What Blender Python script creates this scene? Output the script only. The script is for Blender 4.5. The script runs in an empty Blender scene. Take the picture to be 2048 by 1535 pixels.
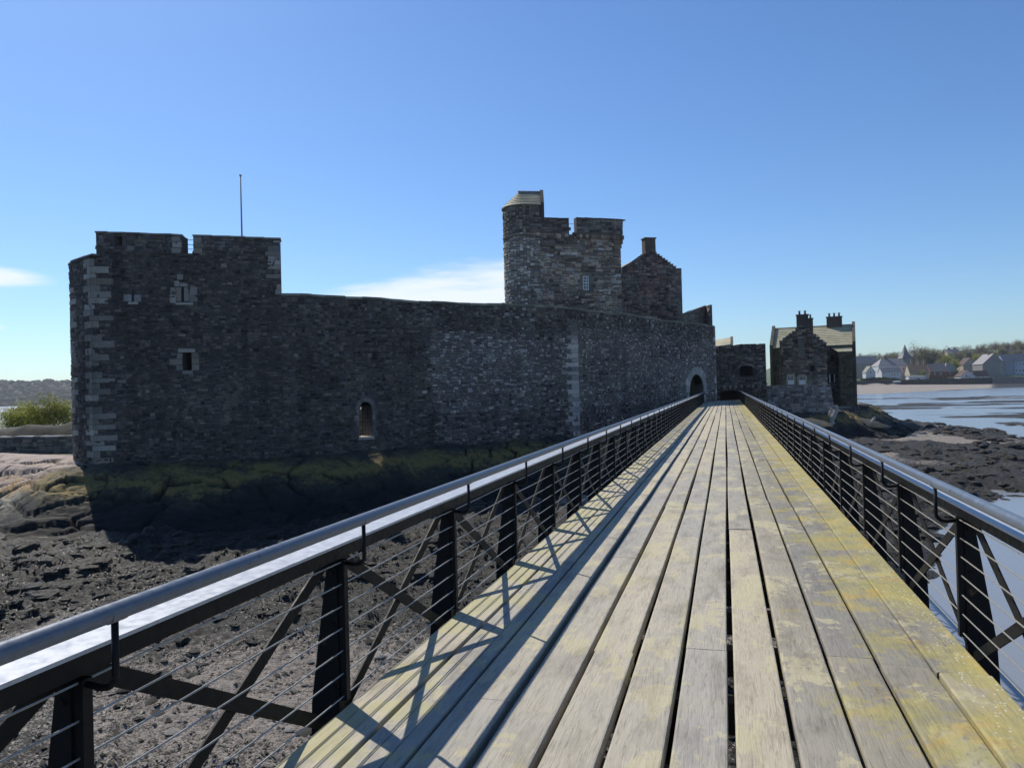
import bpy, math, random
import numpy as np

R = math.radians
rng = np.random.default_rng(7)
random.seed(7)
scene = bpy.context.scene
col = scene.collection

# ------------------------------------------------------------------ camera
EYE = np.array([0.0, 0.0, 1.7])
FPX, ROLL, YAW, PITCH = 1538.0, R(1.5), R(15.51), R(0.435)
fw = np.array([-math.sin(YAW)*math.cos(PITCH), math.cos(YAW)*math.cos(PITCH), math.sin(PITCH)])
rt = np.array([math.cos(YAW), math.sin(YAW), 0.0])
up = np.cross(rt, fw)
cr, sr = math.cos(ROLL), math.sin(ROLL)
cx = rt*cr + up*(-sr)
cy = rt*sr + up*cr
cam = bpy.data.cameras.new('camera')
cam.sensor_width = 36.0
cam.lens = FPX/2048*36.0
cam.clip_start, cam.clip_end = 0.05, 20000
camo = bpy.data.objects.new('camera', cam)
col.objects.link(camo)
from mathutils import Matrix
M = Matrix.Identity(4)
for i in range(3):
    M[i][0], M[i][1], M[i][2], M[i][3] = cx[i], cy[i], -fw[i], EYE[i]
camo.matrix_world = M
scene.camera = camo

def ray(x, y):
    dx, dy = x-1024.0, y-767.5
    return fw + cx*dx/FPX - cy*dy/FPX
def at_depth(x, y, d): return EYE + ray(x, y)*d
def at_z(x, y, z):
    r = ray(x, y); return EYE + r*((z-EYE[2])/r[2])

# ------------------------------------------------------------------ sky, sun, exposure
SUN_TO = np.array([-0.74, 0.60, 0.99])            # direction towards the sun
SUN_TO = SUN_TO/np.linalg.norm(SUN_TO)
sun_el = math.asin(SUN_TO[2]); sun_az = math.atan2(SUN_TO[0], SUN_TO[1])
world = bpy.data.worlds.new('World'); scene.world = world
world.use_nodes = True
wt = world.node_tree; wt.nodes.clear()
def wn(t, **k):
    n = wt.nodes.new(t)
    for a, b in k.items(): setattr(n, a, b)
    return n
def wl(a, b): wt.links.new(a, b)
def wmath(op, a, b=None, c=None):
    n = wn('ShaderNodeMath', operation=op)
    for i, v in enumerate((a, b, c)):
        if v is None: continue
        if isinstance(v, (int, float)): n.inputs[i].default_value = v
        else: wl(v, n.inputs[i])
    return n.outputs[0]
sky = wn('ShaderNodeTexSky', sky_type='NISHITA')
sky.sun_disc = False
sky.sun_elevation = sun_el
sky.sun_rotation = sun_az
sky.altitude = 0; sky.air_density = 1.0; sky.dust_density = 0.3; sky.ozone_density = 1.0
tc = wn('ShaderNodeTexCoord')
sep = wn('ShaderNodeSeparateXYZ'); wl(tc.outputs['Generated'], sep.inputs[0])
az = wmath('ARCTAN2', sep.outputs[0], sep.outputs[1])
el = wmath('ARCSINE', sep.outputs[2])
comb = wn('ShaderNodeCombineXYZ'); wl(az, comb.inputs[0]); wl(wmath('MULTIPLY', el, 5.5), comb.inputs[1])
cn = wn('ShaderNodeTexNoise'); cn.inputs['Scale'].default_value = 5.0; cn.inputs['Detail'].default_value = 7; cn.inputs['Roughness'].default_value = 0.55
wl(comb.outputs[0], cn.inputs['Vector'])
def lens_cloud(a0, e0, wa, we, skew=0.0):
    """a lens of high cloud around azimuth a0, elevation e0 (degrees)"""
    da = wmath('DIVIDE', wmath('SUBTRACT', az, R(a0)), R(wa))
    de = wmath('DIVIDE', wmath('SUBTRACT', wmath('SUBTRACT', el, R(e0)), wmath('MULTIPLY', wmath('SUBTRACT', az, R(a0)), skew)), R(we))
    d2 = wmath('ADD', wmath('MULTIPLY', da, da), wmath('MULTIPLY', de, de))
    d = wmath('ADD', d2, wmath('MULTIPLY', wmath('SUBTRACT', cn.outputs[0], 0.5), 2.2))
    mr = wn('ShaderNodeMapRange', interpolation_type='SMOOTHSTEP'); wl(d, mr.inputs[0])
    mr.inputs[1].default_value = 1.05; mr.inputs[2].default_value = 0.25; mr.inputs[3].default_value = 0; mr.inputs[4].default_value = 1
    return mr.outputs[0]
masks = [lens_cloud(-19.5, 6.4, 12.5, 3.0, 0.09), lens_cloud(-50, 7.7, 4.6, 0.85, 0.0), lens_cloud(-50.5, 4.6, 2.2, 0.35, 0.05),
         lens_cloud(75, 9, 16, 2.4, 0.05), lens_cloud(140, 12, 22, 3, -0.04), lens_cloud(-120, 10, 18, 2.6, 0.05)]
m = masks[0]
for k in masks[1:]: m = wmath('MAXIMUM', m, k)
# slow drift of thin wisps all round, low in the sky
mr = wn('ShaderNodeMapRange', interpolation_type='SMOOTHSTEP'); wl(cn.outputs[0], mr.inputs[0])
mr.inputs[1].default_value = 0.62; mr.inputs[2].default_value = 0.85; mr.inputs[4].default_value = 0.22
mr2 = wn('ShaderNodeMapRange'); wl(el, mr2.inputs[0]); mr2.inputs[1].default_value = R(16); mr2.inputs[2].default_value = R(4)
m = wmath('MAXIMUM', m, wmath('MULTIPLY', mr.outputs[0], mr2.outputs[0]))
skyhue = wn('ShaderNodeHueSaturation'); wl(sky.outputs[0], skyhue.inputs['Color'])
skyhue.inputs['Saturation'].default_value = 1.08
skt = wn('ShaderNodeMix', data_type='RGBA', blend_type='MULTIPLY'); skt.inputs[0].default_value = 1.0; wl(skyhue.outputs[0], skt.inputs[6]); skt.inputs[7].default_value = (.69, .90, 1.17, 1)
mx = wn('ShaderNodeMix', data_type='RGBA'); wl(wmath('MULTIPLY', m, 0.9), mx.inputs[0])
wl(skt.outputs[2], mx.inputs[6]); mx.inputs[7].default_value = (8.6, 9.2, 9.8, 1)
bg = wn('ShaderNodeBackground'); wl(mx.outputs[2], bg.inputs[0]); bg.inputs[1].default_value = 0.11
wo = wn('ShaderNodeOutputWorld'); wl(bg.outputs[0], wo.inputs[0])

sl = bpy.data.lights.new('sun', 'SUN'); sl.energy = 5.0; sl.angle = R(0.53); sl.color = (1.0, 0.935, 0.82)
so = bpy.data.objects.new('sun', sl); col.objects.link(so)
from mathutils import Vector
so.rotation_euler = Vector(-SUN_TO).to_track_quat('-Z', 'Y').to_euler()
so.location = (-40, 30, 60)

vs = scene.view_settings
scene.display_settings.display_device = 'sRGB'
vs.view_transform = 'Standard'; vs.look = 'None'; vs.exposure = 0.0; vs.gamma = 1.0; vs.use_curve_mapping = False
scene.render.engine = 'CYCLES'
scene.cycles.max_bounces = 4; scene.cycles.diffuse_bounces = 2; scene.cycles.glossy_bounces = 2
scene.cycles.use_adaptive_sampling = True; scene.cycles.adaptive_threshold = .025; scene.cycles.caustics_reflective = False; scene.cycles.caustics_refractive = False
scene.cycles.transmission_bounces = 3; scene.cycles.volume_bounces = 0; scene.cycles.transparent_max_bounces = 6
scene.cycles.use_denoising = True

# ------------------------------------------------------------------ helpers
def tag(o, label=None, cat=None, group=None, kind=None):
    if label: o['label'] = label
    if cat: o['category'] = cat
    if group: o['group'] = group
    if kind: o['kind'] = kind
    return o
def empty(name, loc, label, cat, group=None):
    o = bpy.data.objects.new(name, None); col.objects.link(o)
    o.location = [float(v) for v in loc]; o.empty_display_size = 0.3
    return tag(o, label, cat, group)

class MB:
    """collects polygons, builds ONE mesh object"""
    def __init__(s): s.v = []; s.f = []; s.c = []
    def add(s, verts, faces, tint=(.5, .5, .5)):
        b = len(s.v); s.v.extend([tuple(map(float, q)) for q in verts]); s.f.extend([tuple(b+i for i in f) for f in faces])
        s.c.extend([tint]*len(verts)); return s
    def box(s, x0, x1, y0, y1, z0, z1, tint=(.5, .5, .5)):
        v = [(x, y, z) for z in (z0, z1) for y in (y0, y1) for x in (x0, x1)]
        return s.add(v, [(0, 2, 3, 1), (4, 5, 7, 6), (0, 1, 5, 4), (2, 6, 7, 3), (0, 4, 6, 2), (1, 3, 7, 5)], tint)
    def obox(s, c, ax, ay, az_, tint=(.5, .5, .5)):
        """box from centre and three half-axis vectors"""
        c, ax, ay, az_ = map(np.asarray, (c, ax, ay, az_))
        v = [c+ax*i+ay*j+az_*k for k in (-1, 1) for j in (-1, 1) for i in (-1, 1)]
        return s.add(v, [(0, 2, 3, 1), (4, 5, 7, 6), (0, 1, 5, 4), (2, 6, 7, 3), (0, 4, 6, 2), (1, 3, 7, 5)], tint)
    def bar(s, a, b, w, t, side, tint=(.5, .5, .5)):
        """flat bar from a to b, width w across in the plane perpendicular to side, thickness t along side"""
        a, b, side = map(lambda q: np.asarray(q, float), (a, b, side))
        d = b-a; L = np.linalg.norm(d); d = d/L
        side = side - d*(side@d); side /= np.linalg.norm(side); o = np.cross(d, side)
        return s.obox((a+b)/2, d*L/2, o*w/2, side*t/2, tint)
    def tube(s, pts, r, n=8, tint=(.5, .5, .5), cap=True, r2=None):
        pts = [np.asarray(p, float) for p in pts]; ring = []
        base = len(s.v); k = len(pts)
        for i, p in enumerate(pts):
            d = pts[min(i+1, k-1)]-pts[max(i-1, 0)]; d /= (np.linalg.norm(d)+1e-9)
            a = np.cross(d, (0, 0, 1.0)) if abs(d[2]) < .95 else np.cross(d, (1.0, 0, 0)); a /= np.linalg.norm(a); b = np.cross(d, a)
            rr = r if r2 is None else r+(r2-r)*i/(k-1)
            for j in range(n):
                t = 2*math.pi*j/n; q = p+rr*(a*math.cos(t)+b*math.sin(t)); s.v.append(tuple(q)); s.c.append(tint)
        for i in range(k-1):
            for j in range(n):
                s.f.append((base+i*n+j, base+i*n+(j+1) % n, base+(i+1)*n+(j+1) % n, base+(i+1)*n+j))
        if cap:
            s.f.append(tuple(base+j for j in range(n))[::-1]); s.f.append(tuple(base+(k-1)*n+j for j in range(n)))
        return s
    def build(s, name, mat, parent=None, smooth=False, origin=None):
        o = mesh_obj(name, np.array(s.v, float), s.f, mat, parent, smooth, np.array(s.c, float) if s.c else None)
        return o

def mesh_obj(name, v, f, mat, parent=None, smooth=False, tint=None, attrs=None):
    me = bpy.data.meshes.new(name)
    off = np.zeros(3)
    if parent is not None:
        off = world_loc(parent)
    v = np.asarray(v, float) - off
    if isinstance(f, np.ndarray):
        me.vertices.add(len(v)); me.vertices.foreach_set('co', v.astype(np.float32).ravel())
        k = f.shape[1]
        me.loops.add(f.size); me.loops.foreach_set('vertex_index', f.astype(np.int32).ravel())
        me.polygons.add(len(f)); me.polygons.foreach_set('loop_start', np.arange(0, f.size, k, dtype=np.int32))
        me.update(calc_edges=True)
    else:
        me.from_pydata([tuple(q) for q in v], [], f); me.update()
    if smooth: me.polygons.foreach_set('use_smooth', np.ones(len(me.polygons), bool))
    if tint is not None:
        a = me.color_attributes.new('tint', 'FLOAT_COLOR', 'POINT')
        a.data.foreach_set('color', np.c_[tint, np.ones(len(tint))].astype(np.float32).ravel())
    for k, val in (attrs or {}).items():
        a = me.attributes.new(k, 'FLOAT', 'POINT'); a.data.foreach_set('value', np.asarray(val, np.float32).ravel())
    if mat: me.materials.append(mat)
    o = bpy.data.objects.new(name, me); col.objects.link(o)
    if parent is not None: o.parent = parent
    return o
def world_loc(o):
    p = np.zeros(3)
    while o is not None:
        p += np.array(o.location); o = o.parent
    return p

# ---- numpy noise
def _hash(ix, iy, seed):
    h = (ix.astype(np.int64)*374761393 + iy.astype(np.int64)*668265263 + seed*974634777) & 0x7fffffff
    h = ((h ^ (h >> 13))*1274126177) & 0x7fffffff
    return ((h ^ (h >> 16)) & 0xffff)/65535.0
def vnoise(x, y, seed=0):
    x = np.asarray(x, float); y = np.asarray(y, float)
    ix = np.floor(x); iy = np.floor(y); fx = x-ix; fy = y-iy
    u = fx*fx*(3-2*fx); w = fy*fy*(3-2*fy)
    a = _hash(ix, iy, seed); b = _hash(ix+1, iy, seed); c = _hash(ix, iy+1, seed); d = _hash(ix+1, iy+1, seed)
    return (a+(b-a)*u)*(1-w)+(c+(d-c)*u)*w
def fbm(x, y, s, octs=4, seed=0, gain=.5, billow=False):
    t = 0; a = 1; tot = 0
    for i in range(octs):
        n = vnoise(np.asarray(x)/s+i*13.7, np.asarray(y)/s-i*7.3, seed+i)
        if billow: n = 1-np.abs(2*n-1)
        t = t+a*n; tot += a; a *= gain; s *= .5
    return t/tot
def worley(x, y, seed=0):
    x = np.asarray(x, float); y = np.asarray(y, float)
    ix = np.floor(x); iy = np.floor(y); f1 = np.full(x.shape, 9.); f2 = f1.copy(); cid = np.zeros(x.shape)
    for a in (-1, 0, 1):
        for b in (-1, 0, 1):
            px = ix+a+_hash(ix+a, iy+b, seed); py = iy+b+_hash(ix+a, iy+b, seed+1)
            d = np.hypot(x-px, y-py); h = _hash(ix+a, iy+b, seed+2)
            n = d < f1
            f2 = np.where(n, f1, np.minimum(f2, d)); cid = np.where(n, h, cid); f1 = np.where(n, d, f1)
    return f1, f2, cid
def sstep(a, b, x):
    t = np.clip((np.asarray(x, float)-a)/(b-a), 0, 1); return t*t*(3-2*t)
def poly_sd(x, y, poly):
    """signed distance, positive inside"""
    P = np.asarray(poly, float); d = np.full(x.shape, 1e9); ins = np.zeros(x.shape, bool)
    for i in range(len(P)):
        a = P[i]; b = P[(i+1) % len(P)]; e = b-a
        t = np.clip(((x-a[0])*e[0]+(y-a[1])*e[1])/(e@e), 0, 1)
        d = np.minimum(d, np.hypot(x-a[0]-t*e[0], y-a[1]-t*e[1]))
        c = ((a[1] > y) != (b[1] > y)) & (x < (b[0]-a[0])*(y-a[1])/((b[1]-a[1]) if b[1] != a[1] else 1e-9)+a[0])
        ins ^= c
    return np.where(ins, d, -d)

# ------------------------------------------------------------------ materials
class NT:
    def __init__(s, name):
        s.m = bpy.data.materials.new(name); s.m.use_nodes = True; s.t = s.m.node_tree; s.t.nodes.clear()
        s.out = s.n('ShaderNodeOutputMaterial'); s.p = s.n('ShaderNodeBsdfPrincipled'); s.l(s.p.outputs[0], s.out.inputs[0])
        s.geo = s.n('ShaderNodeNewGeometry')
    def n(s, t, **k):
        q = s.t.nodes.new(t)
        for a, b in k.items(): setattr(q, a, b)
        return q
    def l(s, a, b): s.t.links.new(a, b)
    def set(s, sock, v):
        if isinstance(v, (int, float)): sock.default_value = v
        elif isinstance(v, (tuple, list)): sock.default_value = tuple(v)+((1,) if len(v) == 3 and len(sock.default_value) == 4 else ())
        else: s.l(v, sock)
    @property
    def pos(s): return s.geo.outputs['Position']
    def scaled(s, sc, src=None):
        q = s.n('ShaderNodeVectorMath', operation='MULTIPLY'); s.set(q.inputs[0], src or s.pos); q.inputs[1].default_value = sc; return q.outputs[0]
    def noise(s, scale, detail=4, rough=.55, vec=None, dist=0):
        q = s.n('ShaderNodeTexNoise'); s.l(vec or s.pos, q.inputs['Vector'])
        q.inputs['Scale'].default_value = scale; q.inputs['Detail'].default_value = detail; q.inputs['Roughness'].default_value = rough; q.inputs['Distortion'].default_value = dist
        return q.outputs[0]
    def voronoi(s, scale, vec=None, feature='F1', out='Distance'):
        q = s.n('ShaderNodeTexVoronoi', feature=feature); s.l(vec or s.pos, q.inputs['Vector']); q.inputs['Scale'].default_value = scale; return q.outputs[out]
    def ramp(s, fac, stops, mode='LINEAR'):
        q = s.n('ShaderNodeValToRGB'); s.set(q.inputs[0], fac); e = q.color_ramp.elements; q.color_ramp.interpolation = mode
        while len(e) < len(stops): e.new(.5)
        for i, (p, c) in enumerate(stops):
            e[i].position = p; e[i].color = tuple(c)+(1,) if not isinstance(c, (int, float)) else (c, c, c, 1)
        return q.outputs[0]
    def mix(s, f, a, b, blend='MIX'):
        q = s.n('ShaderNodeMix', data_type='RGBA', blend_type=blend)
        s.set(q.inputs[0], f); s.set(q.inputs[6], a); s.set(q.inputs[7], b); return q.outputs[2]
    def math(s, op, a, b=None):
        q = s.n('ShaderNodeMath', operation=op); s.set(q.inputs[0], a)
        if b is not None: s.set(q.inputs[1], b)
        return q.outputs[0]
    def attr(s, name, out='Fac'):
        q = s.n('ShaderNodeAttribute', attribute_name=name); return q.outputs[out]
    def rand(s): return s.n('ShaderNodeObjectInfo').outputs['Random']
    def bump(s, h, strength=.5, dist=.02):
        q = s.n('ShaderNodeBump'); s.l(h, q.inputs['Height']); q.inputs['Strength'].default_value = strength; q.inputs['Distance'].default_value = dist
        s.l(q.outputs[0], s.p.inputs['Normal']); return q
    def fin(s, color=None, rough=None, metal=None, spec=None):
        if color is not None: s.set(s.p.inputs['Base Color'], color)
        if rough is not None: s.set(s.p.inputs['Roughness'], rough)
        if metal is not None: s.set(s.p.inputs['Metallic'], metal)
        if spec is not None: s.set(s.p.inputs['Specular IOR Level'], spec)
        return s.m

def m_stone(name='rubble_stone', lichen=.25):
    t = NT(name)
    c = t.attr('tint', 'Color')
    n1 = t.noise(9, 5, .6); n2 = t.noise(.35, 4, .6); n3 = t.noise(2.2, 5, .65)
    c = t.mix(.55, c, t.ramp(n1, [(.25, .35), (.5, .62), (.75, 1.0)]), 'MULTIPLY')
    c = t.mix(.5, c, t.ramp(n2, [(.3, .45), (.55, .9), (.7, 1.0)]), 'MULTIPLY')
    c = t.mix(t.ramp(t.math('MULTIPLY', n3, n2), [(.29, 0.), (.40, lichen)]), c, (.30, .31, .20))
    st = t.noise(1.0, 4, .6, t.scaled((1.3, 1.3, .10)))
    c = t.mix(.38, c, t.ramp(st, [(.34, .42), (.5, .95), (.7, 1.0)]), 'MULTIPLY')
    t.bump(n1, .6, .03)
    return t.fin(c, .93, spec=.25)
def m_plain(name, color, rough=.8, var=.25, scale=3.0, metal=0.0, bump=.0, spec=.4):
    t = NT(name); n = t.noise(scale, 5, .6)
    c = t.mix(1.0, color, t.ramp(n, [(.3, 1-var), (.7, 1.0)]), 'MULTIPLY')
    if bump: t.bump(n, bump, .03)
    return t.fin(c, rough, metal, spec)
# more materials
def m_plank():
    t = NT('weathered_plank')
    sep = t.n('ShaderNodeSeparateXYZ'); t.l(t.pos, sep.inputs[0]); X = sep.outputs[0]
    g1 = t.noise(1.0, 5, .65, t.scaled((75, 4.5, 75)), 1.2); g2 = t.noise(2.2, 4, .6); big = t.noise(.8, 4, .6)
    r = t.rand()
    edge = t.noise(15, 3, .6)
    right = t.ramp(t.math('ADD', t.math('MULTIPLY', X, .5), .28), [(.2, 0.), (.62, 1.)])
    tone = t.math('ADD', t.math('MULTIPLY', r, .6), t.math('MULTIPLY', g2, .45))
    base = t.mix(right, t.ramp(tone, [(.15, (.36, .345, .315)), (.45, (.44, .40, .32)), (.85, (.54, .48, .36))]),
                 t.ramp(tone, [(.15, (.235, .225, .205)), (.5, (.29, .265, .21)), (.9, (.40, .35, .25))]))
    c = t.mix(.62, base, t.ramp(g1, [(.32, .34), (.46, .82), (.62, 1.0)]), 'MULTIPLY')
    # pale crusty lichen, patchy with sharp margins
    l = t.noise(1.5, 6, .66, t.scaled((1.25, .8, 1.0)), .5)
    lm = t.ramp(t.math('ADD', t.math('MULTIPLY', l, .85), t.math('MULTIPLY', edge, .15)), [(.535, 0.), (.555, .60), (.70, .75)])
    c = t.mix(lm, c, t.mix(g1, (.40, .355, .195), (.58, .53, .355)))
    # dark damp weathering
    dk = t.ramp(t.noise(2.4, 5, .65, t.scaled((1.6, .5, 1))), [(.34, .5), (.50, 1.)])
    c = t.mix(.55, c, dk, 'MULTIPLY')
    # yellow lichen growing from the seaward (right) edge and, thinly, along the landward one
    xr = t.math('MULTIPLY', t.math('SUBTRACT', X, .35), .21)
    yel = t.math('ADD', t.math('ADD', xr, t.math('MULTIPLY', t.noise(1.3, 6, .66), .75)), t.math('MULTIPLY', edge, .18))
    ym = t.ramp(yel, [(.55, 0.), (.60, .5), (.76, .9)])
    ycol = t.ramp(t.noise(3.1, 4, .6), [(.36, (.31, .29, .13)), (.54, (.42, .365, .105)), (.66, (.50, .34, .05))])
    c = t.mix(ym, c, t.mix(.5, ycol, t.ramp(g1, [(.32, .5), (.6, 1.)]), 'MULTIPLY'))
    xl = t.math('MULTIPLY', t.math('SUBTRACT', -1.2, X), .16)
    ylm = t.ramp(t.math('ADD', xl, t.math('ADD', t.math('MULTIPLY', t.noise(1.9, 6, .66), .75), t.math('MULTIPLY', edge, .18))), [(.55, 0.), (.60, .55)])
    c = t.mix(ylm, c, (.43, .405, .20))
    # white lichen specks on the outermost boards
    v = t.voronoi(30, t.scaled((1, .8, 1)))
    sm = t.math('MULTIPLY', t.ramp(v, [(.13, 1.), (.24, 0.)]), t.ramp(t.math('ADD', t.math('MULTIPLY', t.math('SUBTRACT', X, 1.0), 1.2), t.math('MULTIPLY', t.noise(3.3, 3, .5), .6)), [(.48, 0.), (.62, .95)]))
    c = t.mix(sm, c, (.56, .55, .47))
    hs = t.math('ADD', g1, t.math('MULTIPLY', edge, .4))
    t.bump(hs, .45, .008)
    return t.fin(c, .82, spec=.3)
def m_paint(name, color, rough=.42, spec=.5):
    t = NT(name); n = t.noise(22, 5, .65); n2 = t.noise(2.5, 3, .5)
    c = t.mix(.7, color, t.ramp(n, [(.3, .6), (.6, 1.0)]), 'MULTIPLY')
    n4 = t.noise(9, 6, .7); c = t.mix(t.ramp(n4, [(.66, 0.), (.70, .8)]), c, (.085, .05, .032))
    t.bump(n, .05, .003)
    t.set(t.p.inputs['Roughness'], t.ramp(n, [(.3, rough-.08), (.7, rough+.15)]))
    return t.fin(c, None, 0.0, spec)
def m_ground():
    t = NT('foreshore_ground')
    sand = t.attr('sand'); rock = t.attr('rock'); grass = t.attr('grass'); wet = t.attr('wet')
    n1 = t.noise(5.5, 7, .68); n2 = t.noise(.7, 5, .6); n3 = t.noise(22, 4, .65)
    weed = t.ramp(t.math('ADD', t.math('MULTIPLY', n1, .6), t.math('MULTIPLY', n3, .4)), [(.36, (.007, .007, .007)), (.5, (.025, .0242, .023)), (.59, (.066, .064, .060)), (.69, (.17, .165, .155))])
    weed = t.mix(t.ramp(n2, [(.45, 0.), (.7, .5)]), weed, t.ramp(n1, [(.38, (.010, .010, .007)), (.62, (.055, .050, .030))]))
    sandc = t.ramp(t.math('ADD', t.math('MULTIPLY', n3, .55), t.math('MULTIPLY', n1, .45)), [(.36, (.05, .046, .042)), (.45, (.22, .195, .17)), (.56, (.40, .345, .295)), (.66, (.56, .51, .455))])
    rockc = t.ramp(n2, [(.35, (.14, .13, .115)), (.55, (.20, .175, .14)), (.7, (.24, .17, .10))])
    rockc = t.mix(.6, rockc, t.ramp(n1, [(.3, .4), (.65, 1.0)]), 'MULTIPLY')
    gc = t.ramp(n1, [(.3, (.035, .055, .015)), (.7, (.085, .12, .03))])
    sm = t.ramp(t.math('ADD', sand, t.math('MULTIPLY', t.math('SUBTRACT', t.math('ADD', t.math('MULTIPLY', n1, .6), t.math('MULTIPLY', n3, .4)), .5), 1.7)), [(.42, 0.), (.58, 1.)])
    c = t.mix(sm, weed, sandc)
    c = t.mix(rock, c, rockc); c = t.mix(grass, c, gc)
    t.bump(t.math('ADD', n1, t.math('MULTIPLY', n3, .5)), 1.0, .14)
    t.set(t.p.inputs['Roughness'], t.mix(sm, t.ramp(n3, [(.35, .48), (.65, .75)]), (.85, .85, .85)))
    return t.fin(c, None, 0, .28)
def m_bedrock():
    t = NT('bedrock')
    n1 = t.noise(3.5, 7, .65); n2 = t.noise(.45, 4, .6); n3 = t.noise(16, 5, .6)
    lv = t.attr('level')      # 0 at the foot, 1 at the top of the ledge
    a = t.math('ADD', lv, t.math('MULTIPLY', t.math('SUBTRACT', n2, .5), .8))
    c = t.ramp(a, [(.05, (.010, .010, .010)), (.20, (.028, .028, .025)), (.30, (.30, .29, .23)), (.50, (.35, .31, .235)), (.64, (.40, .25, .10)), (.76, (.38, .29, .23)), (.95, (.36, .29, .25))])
    c = t.mix(.55, c, t.ramp(n1, [(.3, .4), (.65, 1.0)]), 'MULTIPLY')
    c = t.mix(t.attr('crack'), c, (.02, .018, .015))
    # olive film and ochre lichen under the wall, castle shade painted in as black
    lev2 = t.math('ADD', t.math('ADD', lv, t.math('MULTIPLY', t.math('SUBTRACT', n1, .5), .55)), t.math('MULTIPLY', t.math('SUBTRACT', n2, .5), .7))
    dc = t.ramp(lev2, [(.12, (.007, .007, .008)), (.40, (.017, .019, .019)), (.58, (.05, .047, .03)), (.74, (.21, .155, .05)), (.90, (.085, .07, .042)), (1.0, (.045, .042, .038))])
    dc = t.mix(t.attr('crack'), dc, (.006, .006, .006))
    c = t.mix(t.ramp(t.attr('shade_film'), [(.05, 0.), (.5, 1.)]), c, dc)
    t.bump(t.math('ADD', n1, t.math('MULTIPLY', n3, .3)), .7, .07)
    return t.fin(c, .85, 0, .3)
def m_water():
    t = NT('sea_water')
    w = t.noise(1.6, 3, .5, t.scaled((1, 1, .1))); w2 = t.noise(.12, 3, .5)
    b = t.bump(t.math('ADD', t.math('MULTIPLY', w, .6), w2), .22, .05)
    t.p.inputs['IOR'].default_value = 1.33
    return t.fin((.22, .235, .255), .22, 0, .5)
def m_leaf(name, c1, c2):
    t = NT(name); r = t.attr('tint')
    n = t.noise(2.0, 2, .5)
    c = t.mix(t.ramp(n, [(.35, 0.), (.65, 1.)]), c1, c2)
    c = t.mix(1.0, c, t.attr('tint', 'Color'), 'MULTIPLY')
    t.fin(c, .6, 0, .3)
    tr = t.n('ShaderNodeBsdfTranslucent'); t.l(c, tr.inputs[0]); ms = t.n('ShaderNodeMixShader'); ms.inputs[0].default_value = .35
    t.l(t.p.outputs[0], ms.inputs[1]); t.l(tr.outputs[0], ms.inputs[2]); t.l(ms.outputs[0], t.out.inputs[0])
    return t.m
def m_slate(name, color, sx=3.2, sz=5.0):
    t = NT(name)
    br = t.n('ShaderNodeTexBrick'); t.l(t.pos, br.inputs['Vector'])
    n = t.noise(4, 5, .6); n2 = t.noise(.6, 4, .6)
    c = t.mix(.6, color, t.ramp(n, [(.3, .5), (.7, 1.0)]), 'MULTIPLY'); c = t.mix(t.ramp(n2, [(.45, 0.), (.7, .6)]), c, (.22, .215, .13))
    t.bump(n, .3, .03); return t.fin(c, .7, 0, .35)
def m_glass(name='dark_glass'):
    t = NT(name); return t.fin((.02, .025, .03), .08, 0, .6)

MAT = dict(
    stone=m_stone(), plank=m_plank(),
    black=m_paint('black_painted_steel', (.006, .0066, .0085), .55, .22),
    grey=m_paint('blue_grey_painted_steel', (.11, .135, .175), .34, .6),
    plate=m_paint('pale_grey_worn_plate', (.42, .45, .50), .40, .6),
    wire=m_plain('galvanised_wire', (.42, .41, .38), .45, .2, 30, .6),
    joist=m_plain('dark_timber', (.055, .045, .037), .9, .5, 6, bump=.4),
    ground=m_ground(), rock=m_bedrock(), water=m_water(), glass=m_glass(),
    white=m_plain('white_sash_paint', (.74, .75, .76), .5, .12, 6),
    slate=m_slate('stone_slate', (.30, .285, .215)), slate2=m_slate('mossy_roof_tiles', (.52, .475, .32)),
    lead=m_plain('lead_coping', (.24, .25, .26), .6, .2), dark=m_plain('dark_interior', (.012, .012, .012), .95, .2),
    iron=m_plain('rusty_iron', (.03, .022, .018), .7, .4, 20), oak=m_plain('old_oak_door', (.075, .06, .035), .85, .5, 7, bump=.3),
    pole=m_plain('grey_flagpole', (.30, .29, .30), .5, .15),
    clay=m_plain('clay_chimney_pot', (.17, .14, .11), .85, .3))
WM = {}
def flat(name, c, rough=.85, var=.22, scale=1.5):
    if name not in WM: WM[name] = m_plain(name, c, rough, var, scale)
    return WM[name]

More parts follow.
